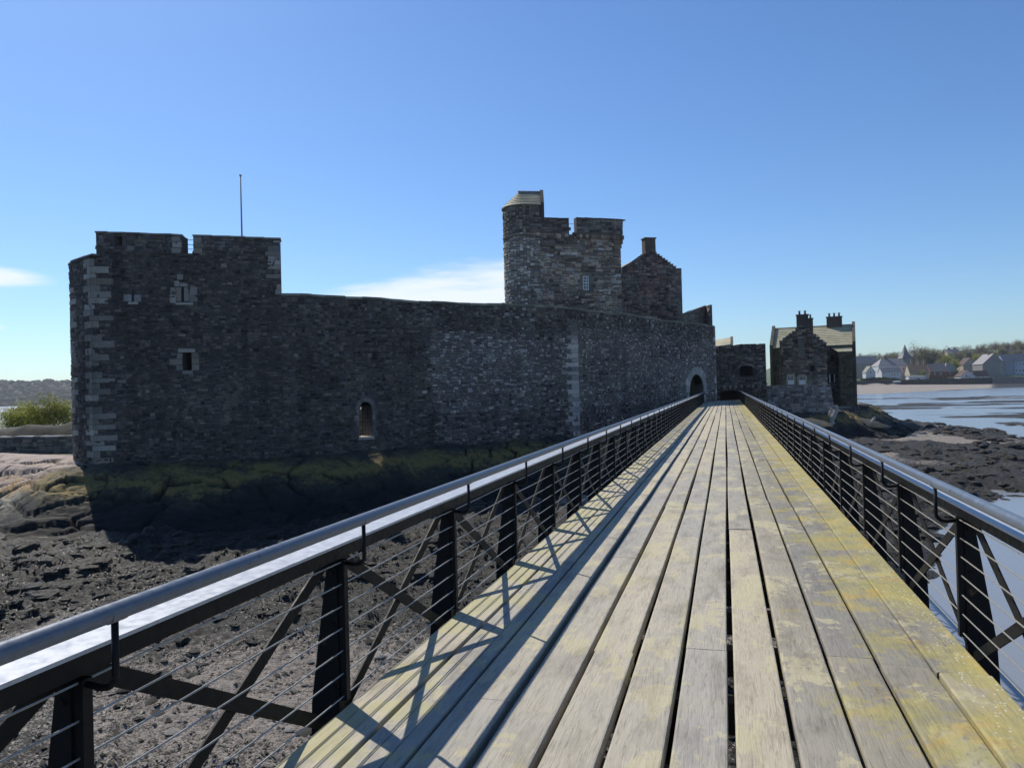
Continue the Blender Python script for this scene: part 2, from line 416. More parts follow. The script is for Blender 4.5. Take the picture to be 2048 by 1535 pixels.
# ------------------------------------------------------------------ wall builder
class Wall:
    """a wall line in plan, running left to right as seen from its face; u runs along it, off is outwards"""
    def __init__(s, pts, smooth=False):
        s.p = np.array([q[:2] for q in pts], float); s.smooth = smooth
        d = np.diff(s.p, axis=0); s.L = np.linalg.norm(d, axis=1); s.d = d/s.L[:, None]
        s.u = np.r_[0, np.cumsum(s.L)]; s.len = s.u[-1]
        s.n = np.c_[s.d[:, 1], -s.d[:, 0]]
        vn = np.vstack([s.n[:1], s.n[:-1]+s.n[1:], s.n[-1:]]); s.vn = vn/np.linalg.norm(vn, axis=1)[:, None]
    def seg(s, u): return int(np.clip(np.searchsorted(s.u, u, side='right')-1, 0, len(s.L)-1))
    def pos(s, u, off, z, seg=None, miter=False):
        i = s.seg(u) if seg is None else seg
        t = (u-s.u[i])/s.L[i]
        q = s.p[i]+s.d[i]*(u-s.u[i])
        if miter or s.smooth:
            a, b = s.vn[i], s.vn[i+1]; n = a+(b-a)*min(max(t, 0), 1)
            n = n/max(n@s.n[i], .3)
        else: n = s.n[i]
        return (q[0]+n[0]*off, q[1]+n[1]*off, z)
    def u_of_px(s, x, y=760):
        r = ray(x, y)[:2]; best = None
        for i in range(len(s.L)):
            A = np.array([s.d[i], -r]).T
            if abs(np.linalg.det(A)) < 1e-9: continue
            t, k = np.linalg.solve(A, EYE[:2]-s.p[i])
            if k > 0 and -1e-6 <= t <= s.L[i]+1e-6 and (best is None or k < bk): best = s.u[i]+t; bk = k
        if best is None:
            A = np.array([s.d[-1], -r]).T; t, k = np.linalg.solve(A, EYE[:2]-s.p[-2]); best = s.u[-2]+t
        return best
    def uz(s, x, y):
        """u, z of the wall point that shows at photo pixel x, y"""
        u = s.u_of_px(x, y); q = s.pos(u, 0, 0); r = ray(x, y); k = (q[0]*r[0]+q[1]*r[1]-(EYE[0]*r[0]+EYE[1]*r[1]))/(r[0]**2+r[1]**2)
        return u, EYE[2]+r[2]*k
    # ---- solid core with openings
    def core(s, name, parent, zb, zt, holes=(), thick=1.0, tint=(.15, .14, .13), mat=None, step=1.0, ends=True):
        zbf = zb if callable(zb) else (lambda u: zb)
        ztf = zt if callable(zt) else (lambda u: zt)
        cols = []
        for h in holes:
            if h.get('arch'):
                k = 8; r = (h['u1']-h['u0'])/2; rise = h.get('rise', r); uc = (h['u0']+h['u1'])/2
                for j in range(k):
                    a, b = h['u0']+2*r*j/k, h['u0']+2*r*(j+1)/k
                    zz = h['z1']-rise+rise*math.sqrt(max(0, 1-(((a+b)/2-uc)/r)**2)); cols.append((a, b, h['z0'], zz, h, (j == 0, j == k-1)))
            else: cols.append((h['u0'], h['u1'], h['z0'], h['z1'], h, (True, True)))
        br = set(np.round(np.r_[s.u, np.arange(0, s.len, step)], 5).tolist())
        for c in cols: br.add(round(c[0], 5)); br.add(round(c[1], 5))
        extra = getattr(ztf, 'breaks', [])
        for e in extra: br.add(round(e-1e-3, 5)); br.add(round(e+1e-3, 5))
        br = sorted(set(min(max(b, 0.0), s.len) for b in br if -1e-3 <= b <= s.len+1e-3))
        m = MB(); P = lambda u, o, z, g: s.pos(u, o, z, g, True)
        for a, b in zip(br[:-1], br[1:]):
            if b-a < 1e-4: continue
            g = s.seg((a+b)/2); za, zc = zbf(a), zbf(b); ta, tb = ztf(a+1e-6), ztf(b-1e-6)
            cut = sorted([c for c in cols if c[0] <= (a+b)/2 <= c[1]], key=lambda c: c[2])
            lo = (za, zc); strips = []
            for c in cut: strips.append((lo, (c[2], c[2]))); lo = (c[3], c[3])
            strips.append((lo, (ta, tb)))
            for (l0, l1), (h0, h1) in strips:
                m.add([P(a, 0, l0, g), P(b, 0, l1, g), P(b, 0, h1, g), P(a, 0, h0, g)], [(0, 1, 2, 3)], tint)
            through = [c for c in cut if c[4].get('through')]
            lo = (za, zc); strips = []
            for c in through: strips.append((lo, (c[2], c[2]))); lo = (c[3], c[3])
            strips.append((lo, (ta, tb)))
            for (l0, l1), (h0, h1) in strips:
                m.add([P(a, -thick, l0, g), P(b, -thick, l1, g), P(b, -thick, h1, g), P(a, -thick, h0, g)], [(3, 2, 1, 0)], tint)
            m.add([P(a, 0, ta, g), P(b, 0, tb, g), P(b, -thick, tb, g), P(a, -thick, ta, g)], [(0, 1, 2, 3)], tint)
            for c in cut:
                dep = thick if c[4].get('through') else c[4].get('depth', .5)
                for z in (c[2], c[3]):
                    m.add([P(a, 0, z, g), P(b, 0, z, g), P(b, -dep, z, g), P(a, -dep, z, g)], [(0, 1, 2, 3)], tint)
                if abs(a-c[0]) < 1e-4 and c[5][0]: m.add([P(a, 0, c[2], g), P(a, 0, c[3], g), P(a, -dep, c[3], g), P(a, -dep, c[2], g)], [(0, 1, 2, 3)], tint)
                if abs(b-c[1]) < 1e-4 and c[5][1]: m.add([P(b, 0, c[2], g), P(b, 0, c[3], g), P(b, -dep, c[3], g), P(b, -dep, c[2], g)], [(0, 1, 2, 3)], tint)
        # risers where the top steps
        for e in list(extra):
            if 0 < e < s.len:
                g = s.seg(e); a, b = ztf(e-2e-3), ztf(e+2e-3)
                m.add([P(e, 0, a, g), P(e, 0, b, g), P(e, -thick, b, g), P(e, -thick, a, g)], [(0, 1, 2, 3)], tint)
        if ends:
            for u in (0, s.len):
                g = s.seg(u); z0 = zbf(u); z1 = ztf(min(max(u, 1e-5), s.len-1e-5))
                m.add([P(u, 0, z0, g), P(u, 0, z1, g), P(u, -thick, z1, g), P(u, -thick, z0, g)], [(0, 1, 2, 3)], tint)
        o = m.build(name, mat or MAT['stone'], parent)
        for h in holes:
            if not h.get('through'):
                q = MB(); dep = h.get('depth', .5)-.004; g = s.seg((h['u0']+h['u1'])/2)
                q.add([s.pos(h['u0']-.05, -dep, h['z0']-.05, g), s.pos(h['u1']+.05, -dep, h['z0']-.05, g), s.pos(h['u1']+.05, -dep, h['z1']+.05, g), s.pos(h['u0']-.05, -dep, h['z1']+.05, g)], [(0, 1, 2, 3)])
                q.build('opening_back', h.get('back', MAT['dark']), o)
        return o
    def prism(s, poly, o0, o1, tint=(.3, .3, .28), m=None, inset=0.0):
        """polygon in u,z extruded outwards from o0 to o1"""
        m = m or MB(); k = len(poly); cu = sum(p[0] for p in poly)/k; cz = sum(p[1] for p in poly)/k
        g = s.seg(cu) if not s.smooth else None
        fr = [(cu+(u-cu)*(1-inset), cz+(z-cz)*(1-inset)) for u, z in poly]
        v = [s.pos(u, o0, z, g) for u, z in poly]+[s.pos(u, o1, z, g) for u, z in fr]
        f = [tuple(range(k, 2*k))]+[(i, (i+1) % k, k+(i+1) % k, k+i) for i in range(k)]+[tuple(range(k))[::-1]]
        return m.add(v, f, tint)
    # ---- rubble facing: every stone has its own edges and depth
    def rubble(s, parent, zb, zt, holes=(), tintf=None, ch=(.13, .27), cw=(.18, .62), seed=1, singles=0, proud=.045, margin=.06, gap=.011, u0=0, u1=None):
        rg = np.random.default_rng(seed)
        zbf = zb if callable(zb) else (lambda u: zb)
        ztf = zt if callable(zt) else (lambda u: zt)
        u1 = s.len if u1 is None else u1
        us = np.linspace(u0+1e-3, u1-1e-3, 60); zmin = min(zbf(u) for u in us); zmax = max(ztf(u) for u in us)
        stones = []; z = zmin
        bounds = [u0]+[b for b in s.u[1:-1] if u0 < b < u1]+[u1] if not s.smooth else [u0, u1]
        while z < zmax-.04:
            h = rg.uniform(*ch)
            for a, b in zip(bounds[:-1], bounds[1:]):
                u = a
                while u < b-.01:
                    w = min(rg.uniform(*cw)*(1.25 if rg.random() < .12 else 1), b-u)
                    if b-u-w < cw[0]*.6: w = b-u
                    um = u+w/2; top = ztf(um); bot = zbf(um)
                    z0, z1 = z+rg.uniform(-.035, .030), z+h+rg.uniform(-.030, .035)
                    split = rg.random() < .22 and h > .17
                    for zz0, zz1 in (((z0, (z0+z1)/2), ((z0+z1)/2, z1)) if split else ((z0, z1),)):
                        q0, q1 = max(zz0, bot-.1), min(zz1, top)
                        if q1-q0 < .05: continue
                        bad = False
                        for k in holes:
                            if u < k['u1']+margin and u+w > k['u0']-margin and q0 < k['z1']+margin and q1 > k['z0']-margin: bad = True; break
                        if not bad: stones.append((u, u+w, q0, q1, um))
                    u += w
            z += h
        V = []; F = []; C = []; single = []
        score = []
        for k, (a, b, z0, z1, um) in enumerate(stones):
            t = tintf(um, (z0+z1)/2, rg) if tintf else (.2, .18, .16)
            score.append(((b-a)*(z1-z0))**.5*(.35+sum(t)*1.4))
            g = None if s.smooth else s.seg(um)
            j = rg.uniform(-.026, .026, 8); p = rg.uniform(.004, proud)*(1.6 if rg.random() < .1 else 1)
            ins = min(.02, (b-a)*.12, (z1-z0)*.15)
            A = [(a+gap+j[0], z0+gap+j[1]), (b-gap+j[2], z0+gap+j[3]), (b-gap+j[4], z1-gap+j[5]), (a+gap+j[6], z1-gap+j[7])]
            B = [(A[0][0]+ins, A[0][1]+ins), (A[1][0]-ins, A[1][1]+ins), (A[2][0]-ins, A[2][1]-ins), (A[3][0]+ins, A[3][1]-ins)]
            tl = rg.uniform(-.012, .012, 4)
            single.append(([s.pos(u, -.02, zz, g) for u, zz in A]+[s.pos(u, p+tl[i], zz, g) for i, (u, zz) in enumerate(B)], t))
        order = np.argsort(score)[::-1]; pick = set(order[:singles].tolist())
        faces = [(4, 5, 6, 7), (0, 1, 5, 4), (1, 2, 6, 5), (2, 3, 7, 6), (3, 0, 4, 7)]
        for k, (v, t) in enumerate(single):
            if k in pick:
                m = MB(); m.add(v, faces, t); m.build('stone', MAT['stone'], parent)
            else:
                n = len(V); V.extend(v); F.extend([tuple(n+i for i in f) for f in faces]); C.extend([t]*8)
        o = mesh_obj('rubble_facing', np.array(V), np.array(F, np.int32), MAT['stone'], parent, False, np.array(C)); o['kind'] = 'stuff'
        return o

def pal(rg, cols, jit=.25):
    c = np.array(cols[rg.integers(len(cols))]); return tuple(np.clip(c*rg.uniform(1-jit, 1+jit), .01, .8))
DARK = [(.155, .125, .115), (.105, .09, .088), (.185, .145, .125), (.13, .108, .092), (.215, .175, .15)]
MID = [(.25, .225, .21), (.29, .26, .23), (.22, .205, .20), (.33, .29, .245)]
PALE = [(.58, .54, .50), (.50, .475, .45), (.66, .61, .55), (.44, .42, .40)]
QUOIN = [(.42, .385, .335), (.36, .335, .295), (.48, .44, .385), (.33, .30, .26), (.38, .32, .255)]
BROWN = [(.37, .29, .22), (.46, .36, .27), (.29, .225, .18), (.52, .43, .34), (.20, .16, .135)]
RED = [(.31, .205, .18), (.26, .175, .16), (.36, .25, .21), (.42, .33, .28)]
def quoins(w, parent, u, z0, z1, left=True, right=True, lo=.45, hi=.95, ch=(.26, .42), seed=3, proud=.05, tones=QUOIN, skip=.0):
    """alternating long and short corner stones on both sides of a corner at u"""
    rg = np.random.default_rng(seed); z = z0; k = 0
    while z < z1-.1:
        h = min(rg.uniform(*ch), z1-z)
        if z1-z-h < .12: h = z1-z
        if rg.random() >= skip:
            a, b = (lo, hi) if (k % 2) ^ (rg.random() < .22) else (hi, lo)
            m = MB(); t = pal(rg, tones, .38); j = rg.uniform(-.22, .16, 2)*(hi-lo)*1.6; pr = proud*rg.uniform(.5, 1.15)
            g = .012
            # one solid: front leg and return leg of the L shaped corner stone
            if right: w.prism([(u, z+g), (u+a+j[0], z+g), (u+a+j[0]-.02, z+h-g), (u, z+h-g)], -.05, pr, t, m)
            if left: w.prism([(u-b+j[1], z+g), (u-1e-4, z+g), (u-1e-4, z+h-g), (u-b+j[1]+.02, z+h-g)], -.05, pr, t, m)
            m.build('quoin_stone', MAT['stone'], parent)
        z += h; k += 1
def stone_block(w, parent, u0, u1, z0, z1, o1=.05, rg=rng, tones=QUOIN, name='surround_stone', o0=-.05):
    m = MB(); j = rg.uniform(-.02, .02, 8); g = .008
    w.prism([(u0+g+j[0], z0+g+j[1]*.4), (u1-g+j[2], z0+g+j[3]*.4), (u1-g+j[4], z1-g+j[5]*.4), (u0+g+j[6], z1-g+j[7]*.4)], o0, o1, pal(rg, tones, .2), m, .04)
    return m.build(name, MAT['stone'], parent)
def voussoirs(w, parent, uc, zs, r, rise, th, n, tones, o1=.05, jag=.0, seed=5):
    rg = np.random.default_rng(seed)
    for i in range(n):
        a, b = math.pi*(1-i/n)-.012, math.pi*(1-(i+1)/n)+.012
        t = th*(1+rg.uniform(-jag, jag))
        poly = [(uc+r*math.cos(a), zs+rise*math.sin(a)), (uc+r*math.cos(b), zs+rise*math.sin(b)), (uc+(r+t)*math.cos(b), zs+(rise+t)*math.sin(b)), (uc+(r+t)*math.cos(a), zs+(rise+t)*math.sin(a))]
        m = MB(); w.prism(poly, -.05, o1, pal(rg, tones, .15), m); m.build('arch_stone', MAT['stone'], parent)
def sash(w, parent, u0, u1, z0, z1, off, nx, nz, fr=.06, bar=.03):
    """sash window: frame with glazing bars, one pane object per light"""
    m = MB(); g = w.seg((u0+u1)/2)
    def bx(a, b, c, d, t=.06): w.prism([(a, c), (b, c), (b, d), (a, d)], off-t, off, (.7, .7, .7), m)
    bx(u0, u0+fr, z0, z1); bx(u1-fr, u1, z0, z1); bx(u0+fr, u1-fr, z0, z0+fr); bx(u0+fr, u1-fr, z1-fr, z1)
    for i in range(1, nx): c = u0+fr+(u1-u0-2*fr)*i/nx; bx(c-bar/2, c+bar/2, z0+fr, z1-fr, .05)
    for i in range(1, nz): c = z0+fr+(z1-z0-2*fr)*i/nz; bw = bar*1.6 if i*2 == nz else bar; bx(u0+fr, u1-fr, c-bw/2, c+bw/2, .055)
    win = m.build('window', MAT['white'], parent)
    for i in range(nx):
        for j in range(nz):
            a = u0+fr+(u1-u0-2*fr)*i/nx; b = u0+fr+(u1-u0-2*fr)*(i+1)/nx; c = z0+fr+(z1-z0-2*fr)*j/nz; d = z0+fr+(z1-z0-2*fr)*(j+1)/nz
            q = MB(); w.prism([(a+.012, c+.012), (b-.012, c+.012), (b-.012, d-.012), (a+.012, d-.012)], off-.045, off-.035, (.1, .1, .1), q); q.build('pane', MAT['glass'], win)
    return win
# ------------------------------------------------------------------ plan of the place
ZW = -5.55                       # sea level (deck top is z = 0)
P1 = at_z(190, 922, -1.69); P1b = at_z(150, 918, -1.69); P0 = P1b+np.array([-1.2, 1.07, 0])
P2 = at_z(562, 592, 7.6); P4 = at_z(1151, 618.4, 7.6); P6 = at_z(1429, 654.5, 7.6)
G0 = at_depth(1429.5, 760, 84.0); G1 = at_depth(1533, 760, 84.6)
S1 = at_depth(1532, 790, 88.0); S2 = at_depth(1662, 790, 92.0); S3 = at_depth(1716, 790, 104.0); S4 = at_depth(1722, 790, 118.0)
LW0 = at_depth(-420, 890, 56.0); LW1 = at_depth(160, 890, 52.0)
castle_poly = [p[:2] for p in (P0, P1b, P1, P2, P4, P6, G0, G1, S1, S2, S3, S4)]+[(0, 135), (-35, 125), (-60, 100), (-95, 75), (-75, 50), (-55, 41.5), (-44, 38.2)]
bank_poly = [LW0[:2]+np.array([0, .4]), LW1[:2]+np.array([0, .4]), (-38, 62), (-45, 85), (-80, 95), (-110, 75)]
land_poly = [(2, -80), (2.3, 8), (3.1, 19), (4.7, 25), (6.9, 31), (10, 41), (13.4, 49), (17, 54.5), (30, 51), (44, 60), (43, 84), (32, 94), (34, 113), (33, 130), (29, 160), (20, 178), (0, 170), (-35, 140), (-65, 105), (-100, 80), (-120, 50), (-120, -80)]
def ledge_profile(d):
    return np.interp(d, [-1, 0, 1.2, 2.4, 4.0, 6.0, 8.5], [-1.62, -1.80, -2.05, -2.75, -3.95, -4.80, -5.35])
def ground_h(x, y):
    D = x*fw[0]+y*fw[1]; lat = (x*rt[0]+y*rt[1])/np.maximum(D, 1)
    sd = poly_sd(x, y, land_poly); sc = poly_sd(x, y, castle_poly)
    big = fbm(x, y, 16, 3, 11)
    z = -5.75+.45*sstep(-3, 6, sd)+.5*(big-.5)*sstep(0, 8, sd)
    z += .45*sstep(24, 6, -sc)*sstep(2, 10, sd)
    # seaweed banks and sandy hollows
    sandn = fbm(x*.9, y*.6, 9, 4, 31)
    near = np.exp(-(((x+9)/9)**2+((y-15.5)/6)**2))
    sandy = np.clip(sstep(.60, .78, sandn)*.8+.75*near, 0, 1)
    rs = sstep(5, 14, x)*sstep(58, 75, y)*sstep(140, 100, y)
    sandy = np.clip(sandy+rs*.62*sstep(.44, .62, fbm(x, y*.45, 6, 3, 44)), 0, 1)
    inland = sstep(-1.5, 3, sd)
    lump = fbm(x, y, 1.9, 5, 51, .55, True)
    mound = fbm(x, y, 5.5, 3, 61, .5, True)
    z += inland*(1-.75*sandy)*(.80*(lump-.45)+.65*(mound-.5)+.30*(fbm(x, y, .55, 3, 57, .6, True)-.5))
    # reefs awash in the bay
    reef = fbm(x*.55, y*1.1, 11, 4, 71, .55)
    bay = sstep(-4, -12, sd)*sstep(60, 100, y)
    z = z+bay*(1.3*(reef-.36))
    # ledge and castle ground
    prof = ledge_profile(-sc)-.8
    k = sstep(8.5, 5.0, -sc)
    z = np.where(sc > -8.5, z*(1-k)+prof*k, z)
    rock = sstep(5, 2, -sc)
    z = np.where(sc > 0, -1.80, z)
    sb = poly_sd(x, y, bank_poly); z = np.where(sb > 0, -1.8+1.05*sstep(0, .6, sb), z)
    grass = sstep(1.0, 4, sc)*.9; grass = np.maximum(grass, sstep(0, 1, sb))
    # far beach and the rising land behind the village
    vm = sstep(.27, .37, lat)*sstep(0, 1, D-300)
    D_ = D; D = D-100*sstep(.47, .62, lat)*sstep(640, 560, D)
    beach = np.interp(D, [330, 395, 455, 598, 606, 640, 660, 1000, 1500], [-6.2, -5.6, -5.2, -2.2, 1.2, 3.0, 3.6, 31, 44])
    rise = 1+.45*sstep(.5, .68, lat)
    beach = np.where(D > 660, 3.6+(beach-3.6)*rise, beach)
    zb = beach+sstep(440, 380, D)*1.5*(fbm(x*.4, y*1.2, 22, 4, 81)-.5)+sstep(640, 900, D)*6*(fbm(x, y, 90, 3, 91)-.5)
    z = z*(1-vm)+zb*vm
    D2 = D; D = D_
    sandy = np.where(vm > .5, sstep(385, 420, D2)*sstep(625, 600, D)*(1-.9*sstep(.605, .64, lat)), sandy)
    grass = np.where(vm > .5, sstep(603, 610, D), grass)
    rock = np.where(vm > .5, 0, rock)
    return z, sandy, rock, grass

# ------------------------------------------------------------------ ground, sea, ledge
def build_ground():
    an = np.r_[np.arange(-180, -60, 6), np.linspace(-60, 26, 720), np.arange(30, 180, 6)]
    rr = np.r_[np.arange(2, 11, 1.2), np.arange(11, 34, .075)]
    r = [rr[-1]]
    while r[-1] < 1600: r.append(r[-1]*(1.0062 if r[-1] < 140 else 1.014))
    rr = np.r_[rr, r[1:]]
    A, Q = np.meshgrid(np.radians(an), rr); x = Q*np.sin(A); y = Q*np.cos(A)
    z, sand, rock, grass = ground_h(x.ravel(), y.ravel())
    na, nr = len(an), len(rr)
    i = np.arange(nr*na).reshape(nr, na)
    nxt = np.roll(i, -1, axis=1)
    f = np.stack([i[:-1].ravel(), i[1:].ravel(), nxt[1:].ravel(), nxt[:-1].ravel()], 1)[:, ::-1]
    cen = len(z)
    v = np.c_[x.ravel(), y.ravel(), z]
    o = mesh_obj('ground', v, np.ascontiguousarray(f), MAT['ground'], None, True, None, dict(sand=sand, rock=rock, grass=grass, wet=np.zeros(len(z))))
    tag(o, 'foreshore of dark seaweed, sand and stones round the pier', 'ground', kind='structure')
    return o
build_ground()
m = MB(); m.add([(-9000, -9000, ZW), (9000, -9000, ZW), (9000, 9000, ZW), (-9000, 9000, ZW)], [(0, 1, 2, 3)])
tag(m.build('sea', MAT['water']), 'calm pale blue sea and tide pools', 'water', kind='structure')

def build_ledge():
    pts = [(-95, 60), (-70, 49), (-55, 41.8), (-44, 38.4)]+[p[:2] for p in (P1b, P1, P2, P4, P6, G1, S1, S2, S3, S4)]+[(20, 140)]
    w = Wall([p for p in pts][::1], True)
    us = np.arange(0, w.len, .085); vs_ = np.r_[-1.2, -.6, np.arange(0, 8.6, .105)]
    P = np.array([w.pos(u, 0, 0)[:2] for u in us]); N = np.array([w.pos(u, 1, 0)[:2] for u in us])-P
    # ease the kinks of the plan
    for _ in range(60): N[1:-1] = (N[:-2]+2*N[1:-1]+N[2:])/4
    N /= np.linalg.norm(N, axis=1)[:, None]
    U, V = np.meshgrid(us, vs_, indexing='ij')
    wob = 1.1*(fbm(U, V*0, 7, 3, 5)-.5)
    X = P[:, 0][:, None]+N[:, 0][:, None]*V; Y = P[:, 1][:, None]+N[:, 1][:, None]*V
    z = ledge_profile(V+wob*sstep(0, 2, V))
    f1, f2, cid = worley((U+.8*V)/2.6+.25*fbm(U, V, 1.2, 2, 7), (V-.12*U)/1.15+.25*fbm(U, V, 1.4, 2, 8), 3)
    g1, g2, gid = worley((U+.5*V)/1.0, (V-.2*U)/.6, 9)
    crack = sstep(.085, .02, f2-f1)*sstep(.35, .5, fbm(U, V, 2.5, 2, 12)+.12); crack2 = sstep(.07, .0, g2-g1)*sstep(.45, .62, fbm(U, V, 3, 2, 14))
    on = sstep(-.9, .0, V)
    z = z+on*(.26*(cid-.5)+.10*(gid-.5)-.28*crack-.12*crack2+(.10+.28*sstep(w.u[4]-.5, w.u[4]+2, U))*(fbm(U, V, 1.0, 4, 15)-.5))
    z = z-sstep(7.0, 8.5, V)*.5
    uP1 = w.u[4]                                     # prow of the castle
    shade_film = sstep(uP1-.3, uP1+3, U)*sstep(7.5, 3.2, V)*sstep(-.2, .5, V)  # stretch beyond the prow that takes the film and the painted shade
    level = np.clip((z+5.1)/3.3, 0, 1)
    nu, nv = U.shape; i = np.arange(nu*nv).reshape(nu, nv)
    f = np.stack([i[:-1, :-1].ravel(), i[:-1, 1:].ravel(), i[1:, 1:].ravel(), i[1:, :-1].ravel()], 1)
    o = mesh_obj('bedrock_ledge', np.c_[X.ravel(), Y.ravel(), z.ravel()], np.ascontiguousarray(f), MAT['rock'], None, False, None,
                 dict(level=level.ravel(), crack=np.clip(crack+.7*crack2, 0, 1).ravel()*on.ravel(), shade_film=shade_film.ravel()))
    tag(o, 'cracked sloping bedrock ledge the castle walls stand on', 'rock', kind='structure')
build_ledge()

# loose stones and weed tufts strewn over the foreshore
def build_litter():
    rg = np.random.default_rng(21); n = 30000
    r = 11+rg.random(n)**1.5*62; a = np.radians(rg.uniform(-58, 22, n)); x = r*np.sin(a); y = r*np.cos(a)
    z, sand, rock, grass = ground_h(x, y)
    ok = (z > ZW-.03) & (rock < .3) & (grass < .2) & (rg.random(n) < .35+.65*sand); x, y, z, sand = x[ok], y[ok], z[ok], sand[ok]; n = len(x)
    s = rg.uniform(.025, .075, n)*(1+2.2*(rg.random(n) < .05))
    base = np.array([(1, 0, .1), (.3, .9, 0), (-.8, .5, .15), (-.7, -.7, 0), (.5, -.9, .05), (.1, .05, .62)])
    faces = np.array([(0, 1, 5), (1, 2, 5), (2, 3, 5), (3, 4, 5), (4, 0, 5)])
    th = rg.uniform(0, 6.28, n); c, si = np.cos(th), np.sin(th)
    B = base[None]*(1+rg.uniform(-.3, .3, (n, 6, 3)))
    X = (B[:, :, 0]*c[:, None]-B[:, :, 1]*si[:, None])*s[:, None]+x[:, None]; Y = (B[:, :, 0]*si[:, None]+B[:, :, 1]*c[:, None])*s[:, None]*.8+y[:, None]; Z = B[:, :, 2]*s[:, None]+z[:, None]-.005
    F = (faces[None]+6*np.arange(n)[:, None, None]).reshape(-1, 3)
    pale = rg.random(n) < .035+.5*sand
    tone = np.where(pale[:, None], rg.uniform(.20, .42, (n, 1))*np.array([[1, .93, .85]]), rg.uniform(.02, .09, (n, 1))*np.array([[1, .92, .8]]))
    o = mesh_obj('beach_stones', np.stack([X, Y, Z], 2).reshape(-1, 3), np.ascontiguousarray(F), MAT['stone'], None, False, np.repeat(tone, 6, 0))
    tag(o, 'pale and dark stones strewn over the seaweed foreshore', 'stones', kind='stuff')
build_litter()

def build_weed():
    """short ragged fronds lying over the weed banks"""
    rg = np.random.default_rng(22); n = 110000
    r = 11+rg.random(n)**1.35*50; a = np.radians(rg.uniform(-58, 20, n)); x = r*np.sin(a); y = r*np.cos(a)
    cl = fbm(x, y, 1.6, 2, 77)
    z, sand, rock, grass = ground_h(x, y)
    ok = (z > ZW+.02) & (rock < .3) & (grass < .2) & (rg.random(n) > sand*.9) & (cl > .42); x, y, z = x[ok], y[ok], z[ok]; n = len(x)
    L = rg.uniform(.06, .19, n); w = rg.uniform(.010, .028, n); th = rg.uniform(0, 6.28, n)
    dx, dy = np.cos(th), np.sin(th); h = rg.uniform(.005, .045, n)
    def pt(t, sgn, zz): return np.stack([x+dx*L*t-dy*w*sgn, y+dy*L*t+dx*w*sgn, z+zz], 1)
    V = np.stack([pt(0, -1, 0*h), pt(0, 1, 0*h), pt(.5, 1.2, h), pt(.5, -1.2, h), pt(1, .5, h*.3), pt(1, -.5, h*.3)], 1).reshape(-1, 3)
    F = (np.array([(0, 1, 2, 3), (3, 2, 4, 5)])[None]+6*np.arange(n)[:, None, None]).reshape(-1, 4)
    t = rg.uniform(.25, 1.2, (n, 1))*np.array([[1, 1, 1]])
    o = mesh_obj('seaweed', V, np.ascontiguousarray(F), MAT['weed'], None, False, np.repeat(t, 6, 0))
    tag(o, 'black brown seaweed fronds draped over the shore', 'seaweed', kind='stuff')
def build_boulders():
    """weed-covered rocks standing out of the shore, too many to count"""
    rg = np.random.default_rng(23); n = 13000
    r = 12+rg.random(n)**1.2*125; a = np.radians(rg.uniform(-58, 20, n)); x = r*np.sin(a); y = r*np.cos(a)
    z, sand, rock, grass = ground_h(x, y); cl = fbm(x, y, 7, 3, 99)
    ok = (z > ZW-.12) & (rock < .2) & (grass < .2) & (rg.random(n) > sand*1.2) & (cl > .46); x, y, z = x[ok], y[ok], z[ok]; n = len(x); r = np.hypot(x, y)
    th = np.linspace(0, 2*math.pi, 9, endpoint=False); prof = ((1.0, -.25), (1.02, .12), (.82, .42), (.45, .62))
    cr = np.array([(math.cos(t_)*q, math.sin(t_)*q, zz) for q, zz in prof for t_ in th]+[(0, 0, .68)]); k = len(cr)
    s_ = rg.uniform(.10, .34, n)*(1+1.2*(rg.random(n) < .06))*np.clip(r/42, .7, 1.7); asp = rg.uniform(.6, 1.5, n); hh = rg.uniform(.35, .8, n); ro_ = rg.uniform(0, 6.28, n)
    V = cr[None]*(1+rg.uniform(-.26, .26, (n, k, 3))); V = V*np.stack([s_*asp, s_/asp, s_*hh], 1)[:, None]
    c, si = np.cos(ro_)[:, None], np.sin(ro_)[:, None]; X = V[:, :, 0]*c-V[:, :, 1]*si+x[:, None]; Y = V[:, :, 0]*si+V[:, :, 1]*c+y[:, None]; Z = V[:, :, 2]+z[:, None]
    fl = [(i*9+j, i*9+(j+1) % 9, (i+1)*9+(j+1) % 9, (i+1)*9+j) for i in range(3) for j in range(9)]
    tl = [(27+j, 27+(j+1) % 9, 36, 36) for j in range(9)]
    Fq = (np.array(fl)[None]+k*np.arange(n)[:, None, None]).reshape(-1, 4); Ft = (np.array([t_[:3] for t_ in tl])[None]+k*np.arange(n)[:, None, None]).reshape(-1, 3)
    F = [tuple(q) for q in Fq.tolist()]+[tuple(q) for q in Ft.tolist()]
    z0 = np.zeros(n*k)
    o = mesh_obj('shore_boulders', np.stack([X, Y, Z], 2).reshape(-1, 3), F, MAT['ground'], None, False, None, dict(sand=z0, rock=z0+.12, grass=z0, wet=z0))
    tag(o, 'weed-covered boulders scattered over the foreshore', 'boulders', kind='stuff')
build_boulders()
t = NT('seaweed_frond'); MAT['weed'] = (t.fin(t.mix(1.0, (.033, .031, .027), t.attr('tint', 'Color'), 'MULTIPLY'), .55, 0, .22), t.m)[1]
build_weed()

